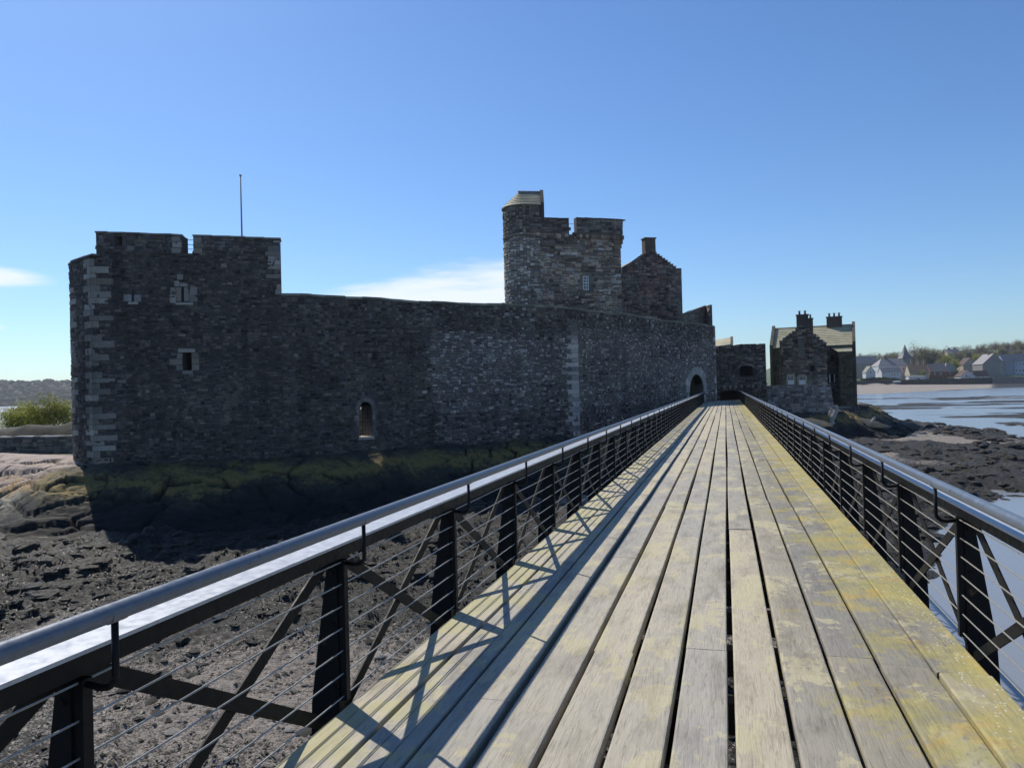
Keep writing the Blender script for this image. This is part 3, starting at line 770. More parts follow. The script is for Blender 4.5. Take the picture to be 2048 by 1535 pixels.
# ------------------------------------------------------------------ pier
DL, DR, NROW = -2.04, 1.42, 12
PW = (DR-DL)/NROW
pier = empty('pier', (0, 0, 0), 'long timber pier deck of weathered lichen-stained planks leading to the castle gate', 'pier')
def wall_stop(x):
    """where a plank row runs into the curtain wall"""
    a, b = P4[:2], P6[:2]
    if x < b[0]: return a[1]+(b[1]-a[1])*(x-a[0])/(b[0]-a[0])-.12
    return 83.7
rg = np.random.default_rng(5)
seam_gap = [.010, .026, .024, .034, .036, .034, .032, .034, .034, .030, .026, .014, .01]
for r_ in range(NROW):
    xa, xb = DL+PW*r_+seam_gap[r_]/2, DL+PW*(r_+1)-seam_gap[r_+1]/2
    y = -3.0-(r_*2.9) % 6.6 if r_ not in (8, 9, 10) else 5.15-6.6
    end = wall_stop(xa)
    seamj = 0
    while y < end-.3:
        L = 6.6+rg.uniform(-.5, .5); y1 = min(y+L, end)
        if end-y1 < .8: y1 = end
        st = np.linspace(y+.001, y1-.0015, 6); lift = rg.uniform(-.004, .004); j0, j1 = rg.uniform(-.006, .006, 2); bow = rg.uniform(-.007, .007)
        grooves = r_ in (0, 1)
        # cross-section of the board, left to right along the top with eased arrises
        W = xb-xa; prof = [(0, -.075), (0, -.010), (.004, -.002), (.012, 0)]
        if grooves:
            for gx in (W/3, 2*W/3): prof += [(gx-.004, 0), (gx-.002, -.007), (gx+.002, -.007), (gx+.004, 0)]
        else: prof += [(W*.5, .0025*rg.uniform(-1, 1))]
        prof += [(W-.012, 0), (W-.004, -.002), (W, -.010), (W, -.075)]
        V = []; k = len(prof)
        for i, yy in enumerate(st):
            t_ = i/5; dx = j0+(j1-j0)*t_+bow*math.sin(math.pi*t_)
            for px, pz in prof: V.append((xa+px+dx, yy, pz+lift+.003*math.sin(yy*1.7+r_)))
        F = []
        for i in range(5):
            for q in range(k): F.append((i*k+q, i*k+(q+1) % k, (i+1)*k+(q+1) % k, (i+1)*k+q))
        F += [tuple(range(k))[::-1], tuple(5*k+q for q in range(k))]
        F = [f[::-1] for f in F]
        mesh_obj('plank', np.array(V), F, MAT['plank'], pier)
        y = y1
for k in range(97):
    yy = -2.6+.89*k
    m = MB(); m.box(DL+.03, (DR-.03) if yy < wall_stop(DL+.1) else DR-.03, yy-.055, yy+.055, -.26, -.0795)
    if yy < 76: m.build('joist', MAT['joist'], pier)
for xg in (DL+.16, (DL+DR)/2, DR-.16):
    m = MB(); m.box(xg-.09, xg+.09, -3, 77 if xg < 0 else 83, -.62, -.588); m.box(xg-.012, xg+.012, -3, 77 if xg < 0 else 83, -.588, -.292); m.box(xg-.09, xg+.09, -3, 77 if xg < 0 else 83, -.292, -.262); m.build('girder', MAT['black'], pier)
for yy in (-1, 9.5, 20, 30.5, 41, 51.5, 62, 72.5):
    for xg in (DL+.16, DR-.16):
        m = MB(); sx = -1 if xg < 0 else 1; m.tube([(xg+sx*.25, yy, -7.5), (xg, yy, -.9)], .16, 12); m.build('pile', MAT['black'], pier)
    m = MB(); m.box(DL-.1, DR+.1, yy-.14, yy+.14, -.9, -.622); m.build('cap_beam', MAT['black'], pier)
    m = MB(); m.bar((DL+.2, yy, -1.1), (DR-.1, yy, -4.6), .09, .05, (0, 1, 0)); m.build('cross_brace', MAT['black'], pier)

# ------------------------------------------------------------------ railings
BAY, Y0 = 1.78, 2.06-1.78*2
def railing(sg, xe, yend, label):
    root = empty('pier_railing', (xe, 0, 0), label, 'railing', 'railings along the pier')
    X = lambda v: xe+sg*v
    n = int((yend-Y0)/BAY)+1
    ya, yb = Y0-.4, Y0+BAY*(n-1)+.25
    # handrail tube, top beam and plate
    m = MB(); m.tube([(X(-.11), yy, 1.015) for yy in np.linspace(ya, yb, 40)], .031, 14); m.build('handrail', MAT['grey'], root, True)
    m = MB(); m.box(min(X(.02), X(.12)), max(X(.02), X(.12)), ya, yb, .80, .884); m.build('top_beam', MAT['black'], root)
    m = MB(); m.box(min(X(-.03), X(.15)), max(X(-.03), X(.15)), ya, yb, .886, .900); m.build('top_plate', MAT['plate'], root)
    for k in range(7):
        m = MB(); z = .05+.122*k; m.tube([(X(.022), yy, z+.003*math.sin(yy*3+k)) for yy in np.linspace(ya, yb, 4*n)], .0042, 5); m.build('wire', MAT['wire'], root)
    protos = None
    for k in range(n):
        yk = Y0+BAY*k
        if protos is None:
            pr = []
            m = MB(); poly = [(.046, -.36), (.23, -.36), (.215, 0), (.10, .795), (.046, .795)]
            v = [(X(a), yk+e, b) for e in (-.03, .03) for a, b in poly]; q = len(poly)
            m.add(v, [tuple(range(q)), tuple(range(q, 2*q))[::-1]]+[(i, q+i, q+(i+1) % q, (i+1) % q) for i in range(q)]); pr.append(m.build('stanchion', MAT['black'], root))
            m = MB(); m.box(min(X(.004), X(.042)), max(X(.004), X(.042)), yk-.021, yk+.021, .02, .79); pr.append(m.build('wire_post', MAT['black'], root))
            m = MB(); pts = [(X(.03), yk+.0, .775), (X(-.045), yk, .765)]+[(X(-.06-.05*math.sin(a)), yk, .815-.05*math.cos(a)) for a in np.linspace(.1, math.pi/2, 6)]+[(X(-.11), yk, .985)]
            m.tube(pts, .0115, 8); pr.append(m.build('handrail_bracket', MAT['black'], root, True))
            m = MB(); m.box(min(X(-.3), X(.25)), max(X(-.3), X(.25)), yk-.05, yk+.05, -.50, -.362); pr.append(m.build('outrigger', MAT['black'], root))
            for bz in (.10, .44, .72): m = MB(); m.tube([(X(.075), yk-.030, bz), (X(.075), yk-.040, bz)], .013, 6); pr.append(m.build('bolt', MAT['black'], root))
            m = MB(); m.tube([(X(-.11), yk-.035, 1.013), (X(-.11), yk+.035, 1.013)], .0322, 14); pr.append(m.build('handrail_collar', MAT['grey'], root))
            if n > 1:
                m = MB(); m.bar((X(.075), yk+.05, .80), (X(.075), yk+BAY-.06, -.10), .070, .010, (1, 0, 0)); pr.append(m.build('brace', MAT['black'], root))
                m = MB(); m.bar((X(.089), yk+.06, -.10), (X(.089), yk+BAY-.05, .80), .070, .010, (1, 0, 0)); pr.append(m.build('brace', MAT['black'], root))
            protos = pr
        else:
            for o in protos:
                if o.name.startswith('brace') and k == n-1: continue
                c = o.copy(); c.parent = root; c.location = (0, BAY*k, 0); col.objects.link(c)
    return root
railing(-1, DL, 77.5, 'black cross-braced steel railing with tube handrail along the castle side of the pier')
railing(1, DR, 83.0, 'black cross-braced steel railing with tube handrail along the open water side of the pier')
# ------------------------------------------------------------------ castle: prow tower
def hole(w, x0, y0, x1, y1, **k):
    """opening between two photo corners (top left, bottom right) on wall w"""
    u0, z1 = w.uz(x0, y0); u1, z0 = w.uz(x1, y1); return dict(u0=u0, u1=u1, z0=z0, z1=z1, **k)
def mortar(r=.5): return (.115*r*2, .105*r*2, .10*r*2)

tw = Wall([P0, P1b, P1, P2])
UA, UB, UC = tw.u[1], tw.u[2], tw.u[3]
tower = empty('prow_tower', (P1[0], P1[1], -1.9), 'tall dark rubble tower with pale corner stones at the left end of the castle', 'tower')
ZLO, ZHI, ZGAP = 9.85, 11.15, 10.05
def tower_top(u):
    if u < UB+.30: return ZLO
    if UB+4.80 < u < UB+5.42: return ZGAP
    return ZHI-.018*(u-UB)
tower_top.breaks = [UB+.30, UB+4.80, UB+5.42]
t_holes = [hole(tw, 365, 705, 384, 740, depth=.7), hole(tw, 263.5, 580, 268.5, 603, depth=.5), hole(tw, 363, 573, 368.5, 603, depth=.5)]
t_holes.append(dict(u0=UB+1.26, u1=UB+1.66, z0=10.42, z1=10.95, through=True))
tcore = tw.core('wall_core', tower, -2.3, tower_top, t_holes, thick=.8, tint=(.13, .118, .118))
# floor of the fighting platform and hidden back walls
back = [np.array(P0)+np.array([2.0, 5.5, 0]), np.array(P2)+np.array([-3.6, 5.4, 0])]
m = MB()
ring = [tw.pos(0, -.3, 0), tw.pos(UA, -.3, 0, 1, True), tw.pos(UB, -.3, 0, 2, True), tw.pos(UC, -.3, 0)]+[tuple(back[1]), tuple(back[0])]
m.add([(p[0], p[1], 9.6) for p in ring], [tuple(range(6))], (.2, .19, .17))
m.build('platform', MAT['stone'], tower)
m = MB()
for a, b in ((ring[3], ring[4]), (ring[4], ring[5]), (ring[5], ring[0])): m.add([(a[0], a[1], -2.3), (b[0], b[1], -2.3), (b[0], b[1], 10.2), (a[0], a[1], 10.2)], [(0, 1, 2, 3)], (.12, .11, .10))
m.build('back_wall', MAT['stone'], tower)
def t_tint(u, z, rg):
    if z > 10.2 and rg.random() < .45: return pal(rg, MID, .3)
    if rg.random() < .035: return pal(rg, MID, .3)
    return pal(rg, DARK, .45)
tw.rubble(tower, -2.1, tower_top, t_holes, t_tint, (.10, .24), (.12, .42), seed=11, singles=120)
quoins(tw, tower, UB, -1.9, 9.7, True, True, .35, 1.05, (.24, .40), 4, .06, QUOIN, .10)
quoins(tw, tower, UA, -1.9, 9.7, True, True, .35, .75, (.24, .40), 5, .05, QUOIN, .25)
quoins(tw, tower, UC, 7.7, 10.9, True, False, .35, .80, (.22, .36), 6, .05, QUOIN, .05)
for a, b in ((4.25, 4.80), (5.42, 5.95)):                       # jambs of the gap in the parapet
    for k in range(3): stone_block(tw, tower, UB+a+.05*(k % 2), UB+b-.05*((k+1) % 2), 10.05+.33*k, 10.36+.33*k, .05, rg)
# window surrounds
h = t_holes[0]; a, b, c, d = h['u0'], h['u1'], h['z0'], h['z1']
for blk in ((a-.25, b+.22, d, d+.24), (a-.05, b+.05, c-.22, c), (a-.32, a, d-.35, d-.02), (a-.72, a, d-.70, d-.36), (a-.34, a, c, c+.30), (b, b+.38, d-.32, d), (b, b+.42, d-.66, d-.33), (b, b+.40, c-.02, c+.34), (b+.0, b+.5, c-.62, c-.5)):
    stone_block(tw, tower, *blk, .06, rg)
h = t_holes[1]; a, b, c, d = h['u0'], h['u1'], h['z0'], h['z1']
for blk in ((a-.42, a, c, c+.42), (b, b+.38, c-.02, c+.40), (a-.2, b+.22, c-.16, c-.01)): stone_block(tw, tower, *blk, .06, rg, PALE)
h = t_holes[2]; a, b, c, d = h['u0'], h['u1'], h['z0'], h['z1']
for blk in ((a-.22, b-.02, d+.38, d+.72), (a-.38, a-.12, d, d+.34), (a-.1, b+.22, d, d+.2), (a-.28, a, c, d-.02), (b, b+.26, c, d-.02), (a-.62, a-.30, d-.42, d-.05), (a-.66, a-.30, c-.1, d-.45), (b+.28, b+.72, c-.02, c+.35), (b+.30, b+.74, c+.36, d), (a-.35, b+.5, c-.20, c-.04)):
    stone_block(tw, tower, *blk, .05, rg)
# coping slabs along the parapet
def copings(w, parent, ua, ub, z, th=.09, over=.06, back_=.9, L=(.6, 1.1), zf=None, tones=MID, seed=2):
    r2 = np.random.default_rng(seed); u = ua
    while u < ub-.05:
        l = min(r2.uniform(*L), ub-u); l = ub-u if ub-u-l < .25 else l
        za, zb_ = (zf(u+.01), zf(u+l-.01)) if zf else (z, z)
        mm = MB(); g = None if w.smooth else w.seg(u+l/2); e = .006; za += r2.uniform(-.015, .03); zb_ += r2.uniform(-.015, .03); ov = over+r2.uniform(-.03, .03)
        v = [w.pos(uu, o, zz, g) for uu, zz in ((u+e, za+.004), (u+l-e, zb_+.004)) for o in (ov, -back_)]+[w.pos(uu, o, zz+th, g) for uu, zz in ((u+e, za), (u+l-e, zb_)) for o in (ov-.02, -back_)]
        mm.add(v, [(0, 2, 6, 4), (4, 6, 7, 5), (1, 5, 7, 3), (0, 4, 5, 1), (2, 3, 7, 6), (0, 1, 3, 2)], pal(r2, tones, .2))
        mm.build('coping_stone', MAT['stone'], parent); u += l
copings(tw, tower, 0, UA, ZLO, seed=1, tones=QUOIN); copings(tw, tower, UA, UB+.30, ZLO, seed=2, tones=QUOIN)
copings(tw, tower, UB+.25, UB+4.85, 0, zf=lambda u: ZHI-.018*(u-UB), seed=3, tones=QUOIN); copings(tw, tower, UB+5.38, UC+.06, 0, zf=lambda u: ZHI-.018*(min(u, UC)-UB), seed=4, tones=QUOIN)
# iron guard rail behind the gap
rail = empty('guard_rail', tw.pos(UB+5.1, -.9, ZGAP), 'thin iron guard rail across the gap in the tower parapet', 'railing')
for k in range(4):
    m = MB(); m.tube([tw.pos(UB+4.4, -.95, 10.2+.27*k), tw.pos(UB+5.9, -.95, 10.2+.27*k)], .018, 6); m.build('rail_bar', MAT['iron'], rail)
for u in (4.45, 5.85):
    m = MB(); m.tube([tw.pos(UB+u, -.95, 9.6), tw.pos(UB+u, -.95, 11.05)], .022, 6); m.build('rail_post', MAT['iron'], rail)
# flagpole
fb = at_depth(484, 480, 47.0); ft = at_depth(480.5, 350, 47.0)
fp = empty('flagpole', (fb[0], fb[1], 9.6), 'thin bare flagpole rising behind the tower parapet', 'flagpole')
m = MB(); m.tube([(fb[0], fb[1], 9.6), (fb[0], fb[1], ft[2]-.05)], .062, 8, r2=.035); m.build('pole', MAT['pole'], fp, True)
m = MB(); m.tube([(fb[0], fb[1], ft[2]-.05), (fb[0], fb[1], ft[2]+.02)], .075, 10); m.build('truck', MAT['pole'], fp)

# ------------------------------------------------------------------ castle: curtain wall
d1 = (P4-P2)[:2]; d1 /= np.linalg.norm(d1); d2 = (P6-P4)[:2]; d2 /= np.linalg.norm(d2)
P4a = P4[:2]-d1*.8; P4b = P4[:2]+d2*.8; P4m = (P4a+P4b)/2*.5+P4[:2]*.5
cw_ = Wall([P2[:2], P4a, P4m, P4b, P6[:2]])
curtain = empty('curtain_wall', (P4[0], P4[1], -1.9), 'long dark rubble curtain wall between the prow tower and the gate', 'castle wall')
UQ = cw_.u[2]; UE = cw_.len
def cur_top(u): return 7.6+.05*math.sin(u*.45)+.03*math.sin(u*1.3)
ah = hole(cw_, 717.5, 803, 745.5, 873, through=True, arch=True); ah['rise'] = (ah['u1']-ah['u0'])*.55
gd = hole(cw_, 1377, 748, 1408, 800, depth=.9, arch=True, back=MAT['oak']); gd['z0'] = .02
c_holes = [ah, gd]
cw_.core('wall_core', curtain, -2.6, cur_top, c_holes, thick=1.7, tint=(.15, .14, .14))
def c_tint(u, z, rg):
    s_ = u/UQ
    pale = 0
    if u < UQ:
        e = vnoise(np.array([u/2.2]), np.array([z/1.1]), 5)[0]
        pale = max(0, min(1, (s_-.34+.30*(e-.5))*6))*.60*(1 if z < 5.7 else .3)*(1.3 if 2.0 < z < 5.2 else .7)*(.6+.8*e)
    else: pale = .36*(1 if z < 6.2 else .45)*(.4+1.2*vnoise(np.array([u/3.0]), np.array([z/1.6]), 6)[0])
    if z < .2: pale *= .5
    r = rg.random()
    if r < pale*.45: return pal(rg, PALE, .25)
    if r < pale*2.2+.03: return pal(rg, MID, .25)
    return pal(rg, DARK, .5)
cw_.rubble(curtain, -2.3, cur_top, c_holes, c_tint, (.10, .25), (.12, .44), seed=12, singles=290, proud=.055)
# the old corner, now a pale strip of dressed stones
r2 = np.random.default_rng(9); z = -1.9; k = 0
while z < 6.6:
    h_ = r2.uniform(.24, .42); a = .95 if k % 2 else .5
    m = MB(); cw_.prism([(UQ-a+r2.uniform(-.12, .1), z+.01), (UQ+.18, z+.01), (UQ+.18, z+h_-.01), (UQ-a+r2.uniform(-.12, .1), z+h_-.01)], -.03, .05, pal(r2, PALE if z < 5.6 else MID, .2), m); m.build('quoin_stone', MAT['stone'], curtain)
    z += h_; k += 1
r2 = np.random.default_rng(10); z = -1.5; k = 0
while z < 7.4:                                                     # corner of the wall by the gate
    h_ = r2.uniform(.28, .46); a = .55 if k % 2 else .28
    m = MB(); cw_.prism([(UE-a, z+.01), (UE+.02, z+.01), (UE+.02, z+h_-.01), (UE-a, z+h_-.01)], -.2, .06, pal(r2, MID+PALE, .2), m); m.build('quoin_stone', MAT['stone'], curtain)
    z += h_; k += 1
copings(cw_, curtain, 0, UE, 0, zf=cur_top, back_=1.74, L=(.7, 1.4), th=.15, tones=[(.34, .32, .25), (.28, .27, .21), (.42, .39, .31)], seed=7)
# arched window: surround, sill, iron grille
uc = (ah['u0']+ah['u1'])/2; r0 = (ah['u1']-ah['u0'])/2; zs = ah['z1']-ah['rise']
voussoirs(cw_, curtain, uc, zs, r0, ah['rise'], .26, 7, MID, .05, .1)
z = ah['z0']
for k in range(5):
    hh = (zs-ah['z0'])/5
    stone_block(cw_, curtain, ah['u0']-(.34 if k % 2 else .2), ah['u0'], z, z+hh, .05, rg, MID); stone_block(cw_, curtain, ah['u1'], ah['u1']+(.2 if k % 2 else .38), z, z+hh, .05, rg, MID); z += hh
stone_block(cw_, curtain, ah['u0']-.1, ah['u1']+.12, ah['z0']-.16, ah['z0']+.03, .08, rg, [(.5, .47, .40)], 'sill', -1.6)
gr = MB()
gm = empty('window_grille', cw_.pos(uc, -.3, ah['z0']), 'iron bar grille in the arched window of the curtain wall', 'grille')
for k in range(1, 5):
    u = ah['u0']+(ah['u1']-ah['u0'])*k/5; m = MB(); m.tube([cw_.pos(u, -.3, ah['z0']), cw_.pos(u, -.3, ah['z1']-.08)], .016, 6); m.build('grille_bar', MAT['iron'], gm)
for k in range(1, 8):
    z = ah['z0']+(zs-ah['z0']+.15)*k/8; m = MB(); m.tube([cw_.pos(ah['u0'], -.31, z), cw_.pos(ah['u1'], -.31, z)], .014, 6); m.build('grille_bar', MAT['iron'], gm)
# bright fallen masonry in the open court seen through the window
court = empty('rubble_heap', cw_.pos(uc, -4.2, -1.8), 'sunlit heap of pale stones inside the court behind the arched window', 'stones')
r2 = np.random.default_rng(31)
for k in range(64):
    off = -r2.uniform(2.4, 5.8); u = uc-.43*off+r2.uniform(-.95, .95); zc = -1.75+(-off-1.6)*.58+r2.uniform(-.1, .1); s_ = r2.uniform(.16, .34)
    p = np.array(cw_.pos(u, off, zc)); th = r2.uniform(0, 3)
    m = MB(); m.obox(p, (s_*math.cos(th), s_*math.sin(th), 0), (-s_*.7*math.sin(th), s_*.7*math.cos(th), .05), (0.03, 0, s_*.5), pal(r2, [(.42, .39, .32), (.36, .33, .28), (.5, .46, .38)], .2)); m.build('stone', MAT['stone'], court)
iw = Wall([cw_.pos(uc-5, -9.5, 0), cw_.pos(uc+9, -9.5, 0)]); iw.core('court_wall', curtain, -2.5, 1.7, [], .5, (.10, .09, .085)); iw.rubble(curtain, -2, 1.7, [], lambda u, z, rg: pal(rg, DARK, .3), (.2, .3), (.3, .7), seed=77, u0=3, u1=13)
# gate arch: ragged pale voussoirs, jambs, panelled door
uc = (gd['u0']+gd['u1'])/2; r0 = (gd['u1']-gd['u0'])/2; zs = gd['z1']-r0
voussoirs(cw_, curtain, uc, zs, r0, r0, .85, 11, [(.58, .56, .52), (.50, .48, .45), (.64, .61, .56)], .07, .25, 8)
z = .05; k = 0
while z < zs-.05:
    hh = min(.36, zs-z)
    stone_block(cw_, curtain, gd['u0']-(.5 if k % 2 else .32), gd['u0'], z, z+hh, .06, rg, PALE); stone_block(cw_, curtain, gd['u1'], gd['u1']+(.3 if k % 2 else .5), z, z+hh, .06, rg, PALE); z += hh; k += 1
for k in range(4):
    u = gd['u0']+2*r0*(k+.5)/5+.25; m = MB(); cw_.prism([(u-.14, .05), (u+.14, .05), (u+.14, zs+r0*.6), (u-.14, zs+r0*.6)], -.86, -.80, (.1, .1, .1), m); m.build('door_board', MAT['oak'], curtain)

# ------------------------------------------------------------------ castle: central tower (keep)
keep = empty('central_tower', at_depth(1150, 780, 78)*np.array([1, 1, 0])+np.array([0, 0, -1.9]), 'tall brown stone keep with round stair turret and stepped parapet', 'tower')
K0 = at_depth(1067, 760, 74.8)[:2]; K1 = at_depth(1248, 760, 77.4)[:2]
kd = (K1-K0)/np.linalg.norm(K1-K0); kn = np.array([kd[1], -kd[0]])
RT = 2.0; ctr = K0-kn*RT
arc = [ctr+RT*(kn*math.cos(a)-kd*math.sin(a)) for a in np.linspace(R(118), 0, 13)]
vK = K1/np.linalg.norm(K1); KB = K1+vK*9.5-kd*.4
kw = Wall([ctr+RT*(kn*math.cos(R(140))-kd*math.sin(R(140)))]+arc+[K1, KB])
uF0 = kw.u[13]; uF1 = kw.u[14]                                  # flat front
def ku(x): return kw.u_of_px(x, 600)
uCap = uF0+(at_depth(1087, 600, 75.0)[:2]-K0)@kd
ug0 = uF0+(at_depth(1139.5, 445, 75.8)[:2]-K0)@kd; ug1 = uF0+(at_depth(1152, 445, 76)[:2]-K0)@kd
ZP, ZE, ZR = 18.45, 19.75, 21.45
def k_top(u):
    if u < uCap: return ZE-.05
    if u < ug0: return ZP-.05
    return 16.9
k_top.breaks = [uCap, ug0]
kh = [hole(kw, 1165.5, 551, 1178.5, 580, depth=.35)]
kw.core('wall_core', keep, -1.8, k_top, kh, thick=1.2, tint=(.16, .13, .11))
def k_tint(u, z, rg): return tuple(np.array(k_tint0(u, z, rg))*1.3)
def k_tint0(u, z, rg):
    r = rg.random(); e = vnoise(np.array([u/1.8]), np.array([z/.9]), 15)[0]
    if u < uCap-.2 and z < 16.4: return pal(rg, MID+PALE[:2], .3)
    if z > 16.9: return pal(rg, MID+DARK, .25)
    if e > .68 and r < .7: return pal(rg, DARK, .3)
    if e < .38: return pal(rg, BROWN[1:4]+PALE[1:2], .25)
    return pal(rg, BROWN+MID, .3)
kw.rubble(keep, 3.5, k_top, kh, k_tint, (.16, .34), (.22, .85), seed=13, singles=200, proud=.07, u1=kw.u[14])
kw.rubble(keep, 3.5, 16.9, [], k_tint, (.22, .36), (.4, .9), seed=14, u0=kw.u[14]+.01, u1=kw.len-.01)
# projecting parapet on corbels at the right
off = .34
pw_ = Wall([kw.p[14-1]+kd*(ug1-uF0)+kn*off, K1+kn*off-kd*.5, K1+kn*(off-.15)+kd*(off-.15), K1+kd*(off-.12)+vK*.6, KB+kd*(off-.5)])
pw_.core('parapet_core', keep, 17.05, ZP, [], thick=.7, tint=(.15, .14, .12))
pw_.rubble(keep, 17.08, ZP-.03, [], lambda u, z, rg: pal(rg, MID+DARK[:2], .25), (.18, .34), (.3, .8), seed=15)
copings(pw_, keep, 0, pw_.len, ZP, seed=16, back_=.75, tones=[(.12, .12, .11), (.16, .155, .14)])
k2 = Wall([kw.p[13]+kd*(uCap-uF0), kw.p[13]+kd*(ug0-uF0)])
copings(k2, keep, 0, k2.len, ZP-.05, seed=17, tones=[(.12, .12, .11), (.16, .155, .14)])
for k in range(15):                                               # corbel blocks and string course
    u = ug1+.15+(uF1-ug1-.2)*k/14
    m = MB(); kw.prism([(u-.14, 16.55), (u+.14, 16.55), (u+.14, 16.98), (u-.14, 16.98)], -.05, .30, pal(rng, BROWN, .2), m); m.build('corbel', MAT['stone'], keep)
m = MB(); kw.prism([(ug0+.3, 16.90), (uF1, 16.90), (uF1, 17.06), (ug0+.3, 17.06)], -.05, .36, (.17, .155, .13), m); m.build('string_course', MAT['stone'], keep)
for k in range(3):                                                # corbels narrowing round the right hand corner
    zz = 16.9-.42*k; e = .30-.10*k; c0 = K1
    m = MB(); m.obox(np.r_[K1-kn*.5-kd*.3, zz-.2], np.r_[kd*(.30+e), 0], np.r_[kn*(.5+e), 0], (0, 0, .205), pal(rng, BROWN, .2)); m.build('corbel', MAT['stone'], keep)
m = MB()
for i in range(13):                                               # turret string course
    a, b = kw.u[i+1]-.001 if i else kw.u[1], kw.u[i+1]
ringp = [kw.pos(kw.u[i], .12, 0, None if False else max(i-1, 0), True) for i in range(3, 14)]
inn = [kw.pos(kw.u[i], -.05, 0, max(i-1, 0), True) for i in range(3, 14)]
m = MB(); v = []
for (a, b) in zip(ringp, inn): v += [(a[0], a[1], 16.62), (a[0], a[1], 16.80), (b[0], b[1], 16.86), (b[0], b[1], 16.56)]
F = []
for i in range(10):
    for j in range(4): F.append((4*i+j, 4*i+(j+1) % 4, 4*i+4+(j+1) % 4, 4*i+4+j))
m.add(v, F, (.22, .195, .165)); m.build('string_course', MAT['stone'], keep)
# cap house roof: half cone running into a short ridge with a gable on the right
rl = ctr-kd*.35; gab = kw.p[13]+kd*(uCap-uF0)
vG = gab/np.linalg.norm(gab); ridge0 = np.r_[rl-kn*.4, ZR]; ridge1 = np.r_[gab+vG*(RT+.4), ZR+.05]
eav = [np.r_[ctr+(RT+.16)*(kn*math.cos(a)-kd*math.sin(a)), ZE] for a in np.linspace(R(175), 0, 15)]
eF = np.r_[gab+kn*.16, ZE]; eB = np.r_[gab+vG*(2*RT+.2), ZE]
roof = MB()
for i in range(14): roof.add([eav[i], eav[i+1], ridge0], [(0, 1, 2)])
roof.add([eav[14], eF, ridge1, ridge0], [(0, 1, 2, 3)]); roof.add([eav[0], eB, ridge1, ridge0], [(0, 3, 2, 1)])
under = [p-np.array([0, 0, .1]) for p in eav]+[eF-np.array([0, 0, .1]), eB-np.array([0, 0, .1])]
roof.add(under, [tuple(range(17))]); topr = eav+[eF]
for i in range(15): roof.add([under[i], under[i+1], topr[i+1], topr[i]], [(0, 1, 2, 3)])
ro = roof.build('turret_roof', MAT['slate'], keep)
for r_i in range(1, 7):                                          # slate courses standing proud
    t0 = r_i/7; cm = MB()
    lo_ = [p+(ridge0-p)*t0 for p in eav]+[eF+(ridge1-eF)*t0]
    hi_ = [p+(ridge0-p)*(t0+.03) for p in eav]+[eF+(ridge1-eF)*(t0+.03)]
    nrm = [np.r_[(p[:2]-ctr)/max(np.linalg.norm(p[:2]-ctr), .1)*.02, .03] for p in lo_]
    for i in range(1, 15): cm.add([lo_[i]+nrm[i], lo_[i+1]+nrm[i+1], hi_[i+1], hi_[i]], [(0, 1, 2, 3)]); cm.add([lo_[i], lo_[i+1], lo_[i+1]+nrm[i+1], lo_[i]+nrm[i]], [(0, 1, 2, 3)])
    cm.build('slate_course', MAT['slate'], ro)
m = MB(); m.tube([ridge0+np.array([0, 0, .05]), ridge1+np.array([0, 0, .05])], .13, 8); m.build('ridge_capping', MAT['lead'], ro)
m = MB(); g0 = gab+kn*.12; g1 = gab+vG*(2*RT+.2); mid = gab+vG*(RT+.4)
poly = [np.r_[g0, 17.9], np.r_[g1, 17.9], np.r_[g1, ZE+.1], np.r_[mid, ZR+.35], np.r_[g0, ZE+.15]]
v = [p+np.r_[kd*e, 0] for e in (-.02, .34) for p in poly]
m.add(v, [(0, 1, 2, 3, 4), (9, 8, 7, 6, 5)]+[(i, i+5, (i+1) % 5+5, (i+1) % 5) for i in range(5)], (.11, .105, .10)); m.build('gable', MAT['stone'], keep)
# sash window with pale dressed surround
h = kh[0]; a, b, c, d = h['u0'], h['u1'], h['z0'], h['z1']
sash(kw, keep, a+.02, b-.02, c+.02, d-.02, -.03, 3, 4, .085, .05)
for blk in ((a-.3, b+.3, d, d+.32), (a-.32, b+.32, c-.42, c-.04), (a-.5, a, c, c+.5), (a-.35, a, c+.5, d), (b, b+.35, c, c+.55), (b, b+.52, c+.55, d), (b+.1, b+.62, c-.75, c-.42), (a-1.1, a-.55, c-.1, c+.3), (a-1.7, a-1.15, c-.15, c+.25), (a-.9, a-.4, d+.35, d+.55)):
    stone_block(kw, keep, *blk, .06, rg, [(.30, .27, .22), (.26, .235, .19)])
m = MB(); m.tube([np.r_[kw.pos(ug0-.2, -.7, 0)[:2], 18.1], np.r_[kw.pos(ug1+.2, -.7, 0)[:2], 18.1]], .02, 6); m.build('guard_bar', MAT['iron'], keep)
m = MB(); pf = [kw.pos(uCap, -.4, 16.95), kw.pos(uF1, -.4, 16.95, 13), tuple(np.r_[KB-kd*.5, 16.95]), tuple(np.r_[K0+kd*1.5+vK*8, 16.95])]
m.add(pf, [(0, 1, 2, 3)], (.2, .19, .17)); m.build('roof_walk', MAT['stone'], keep)

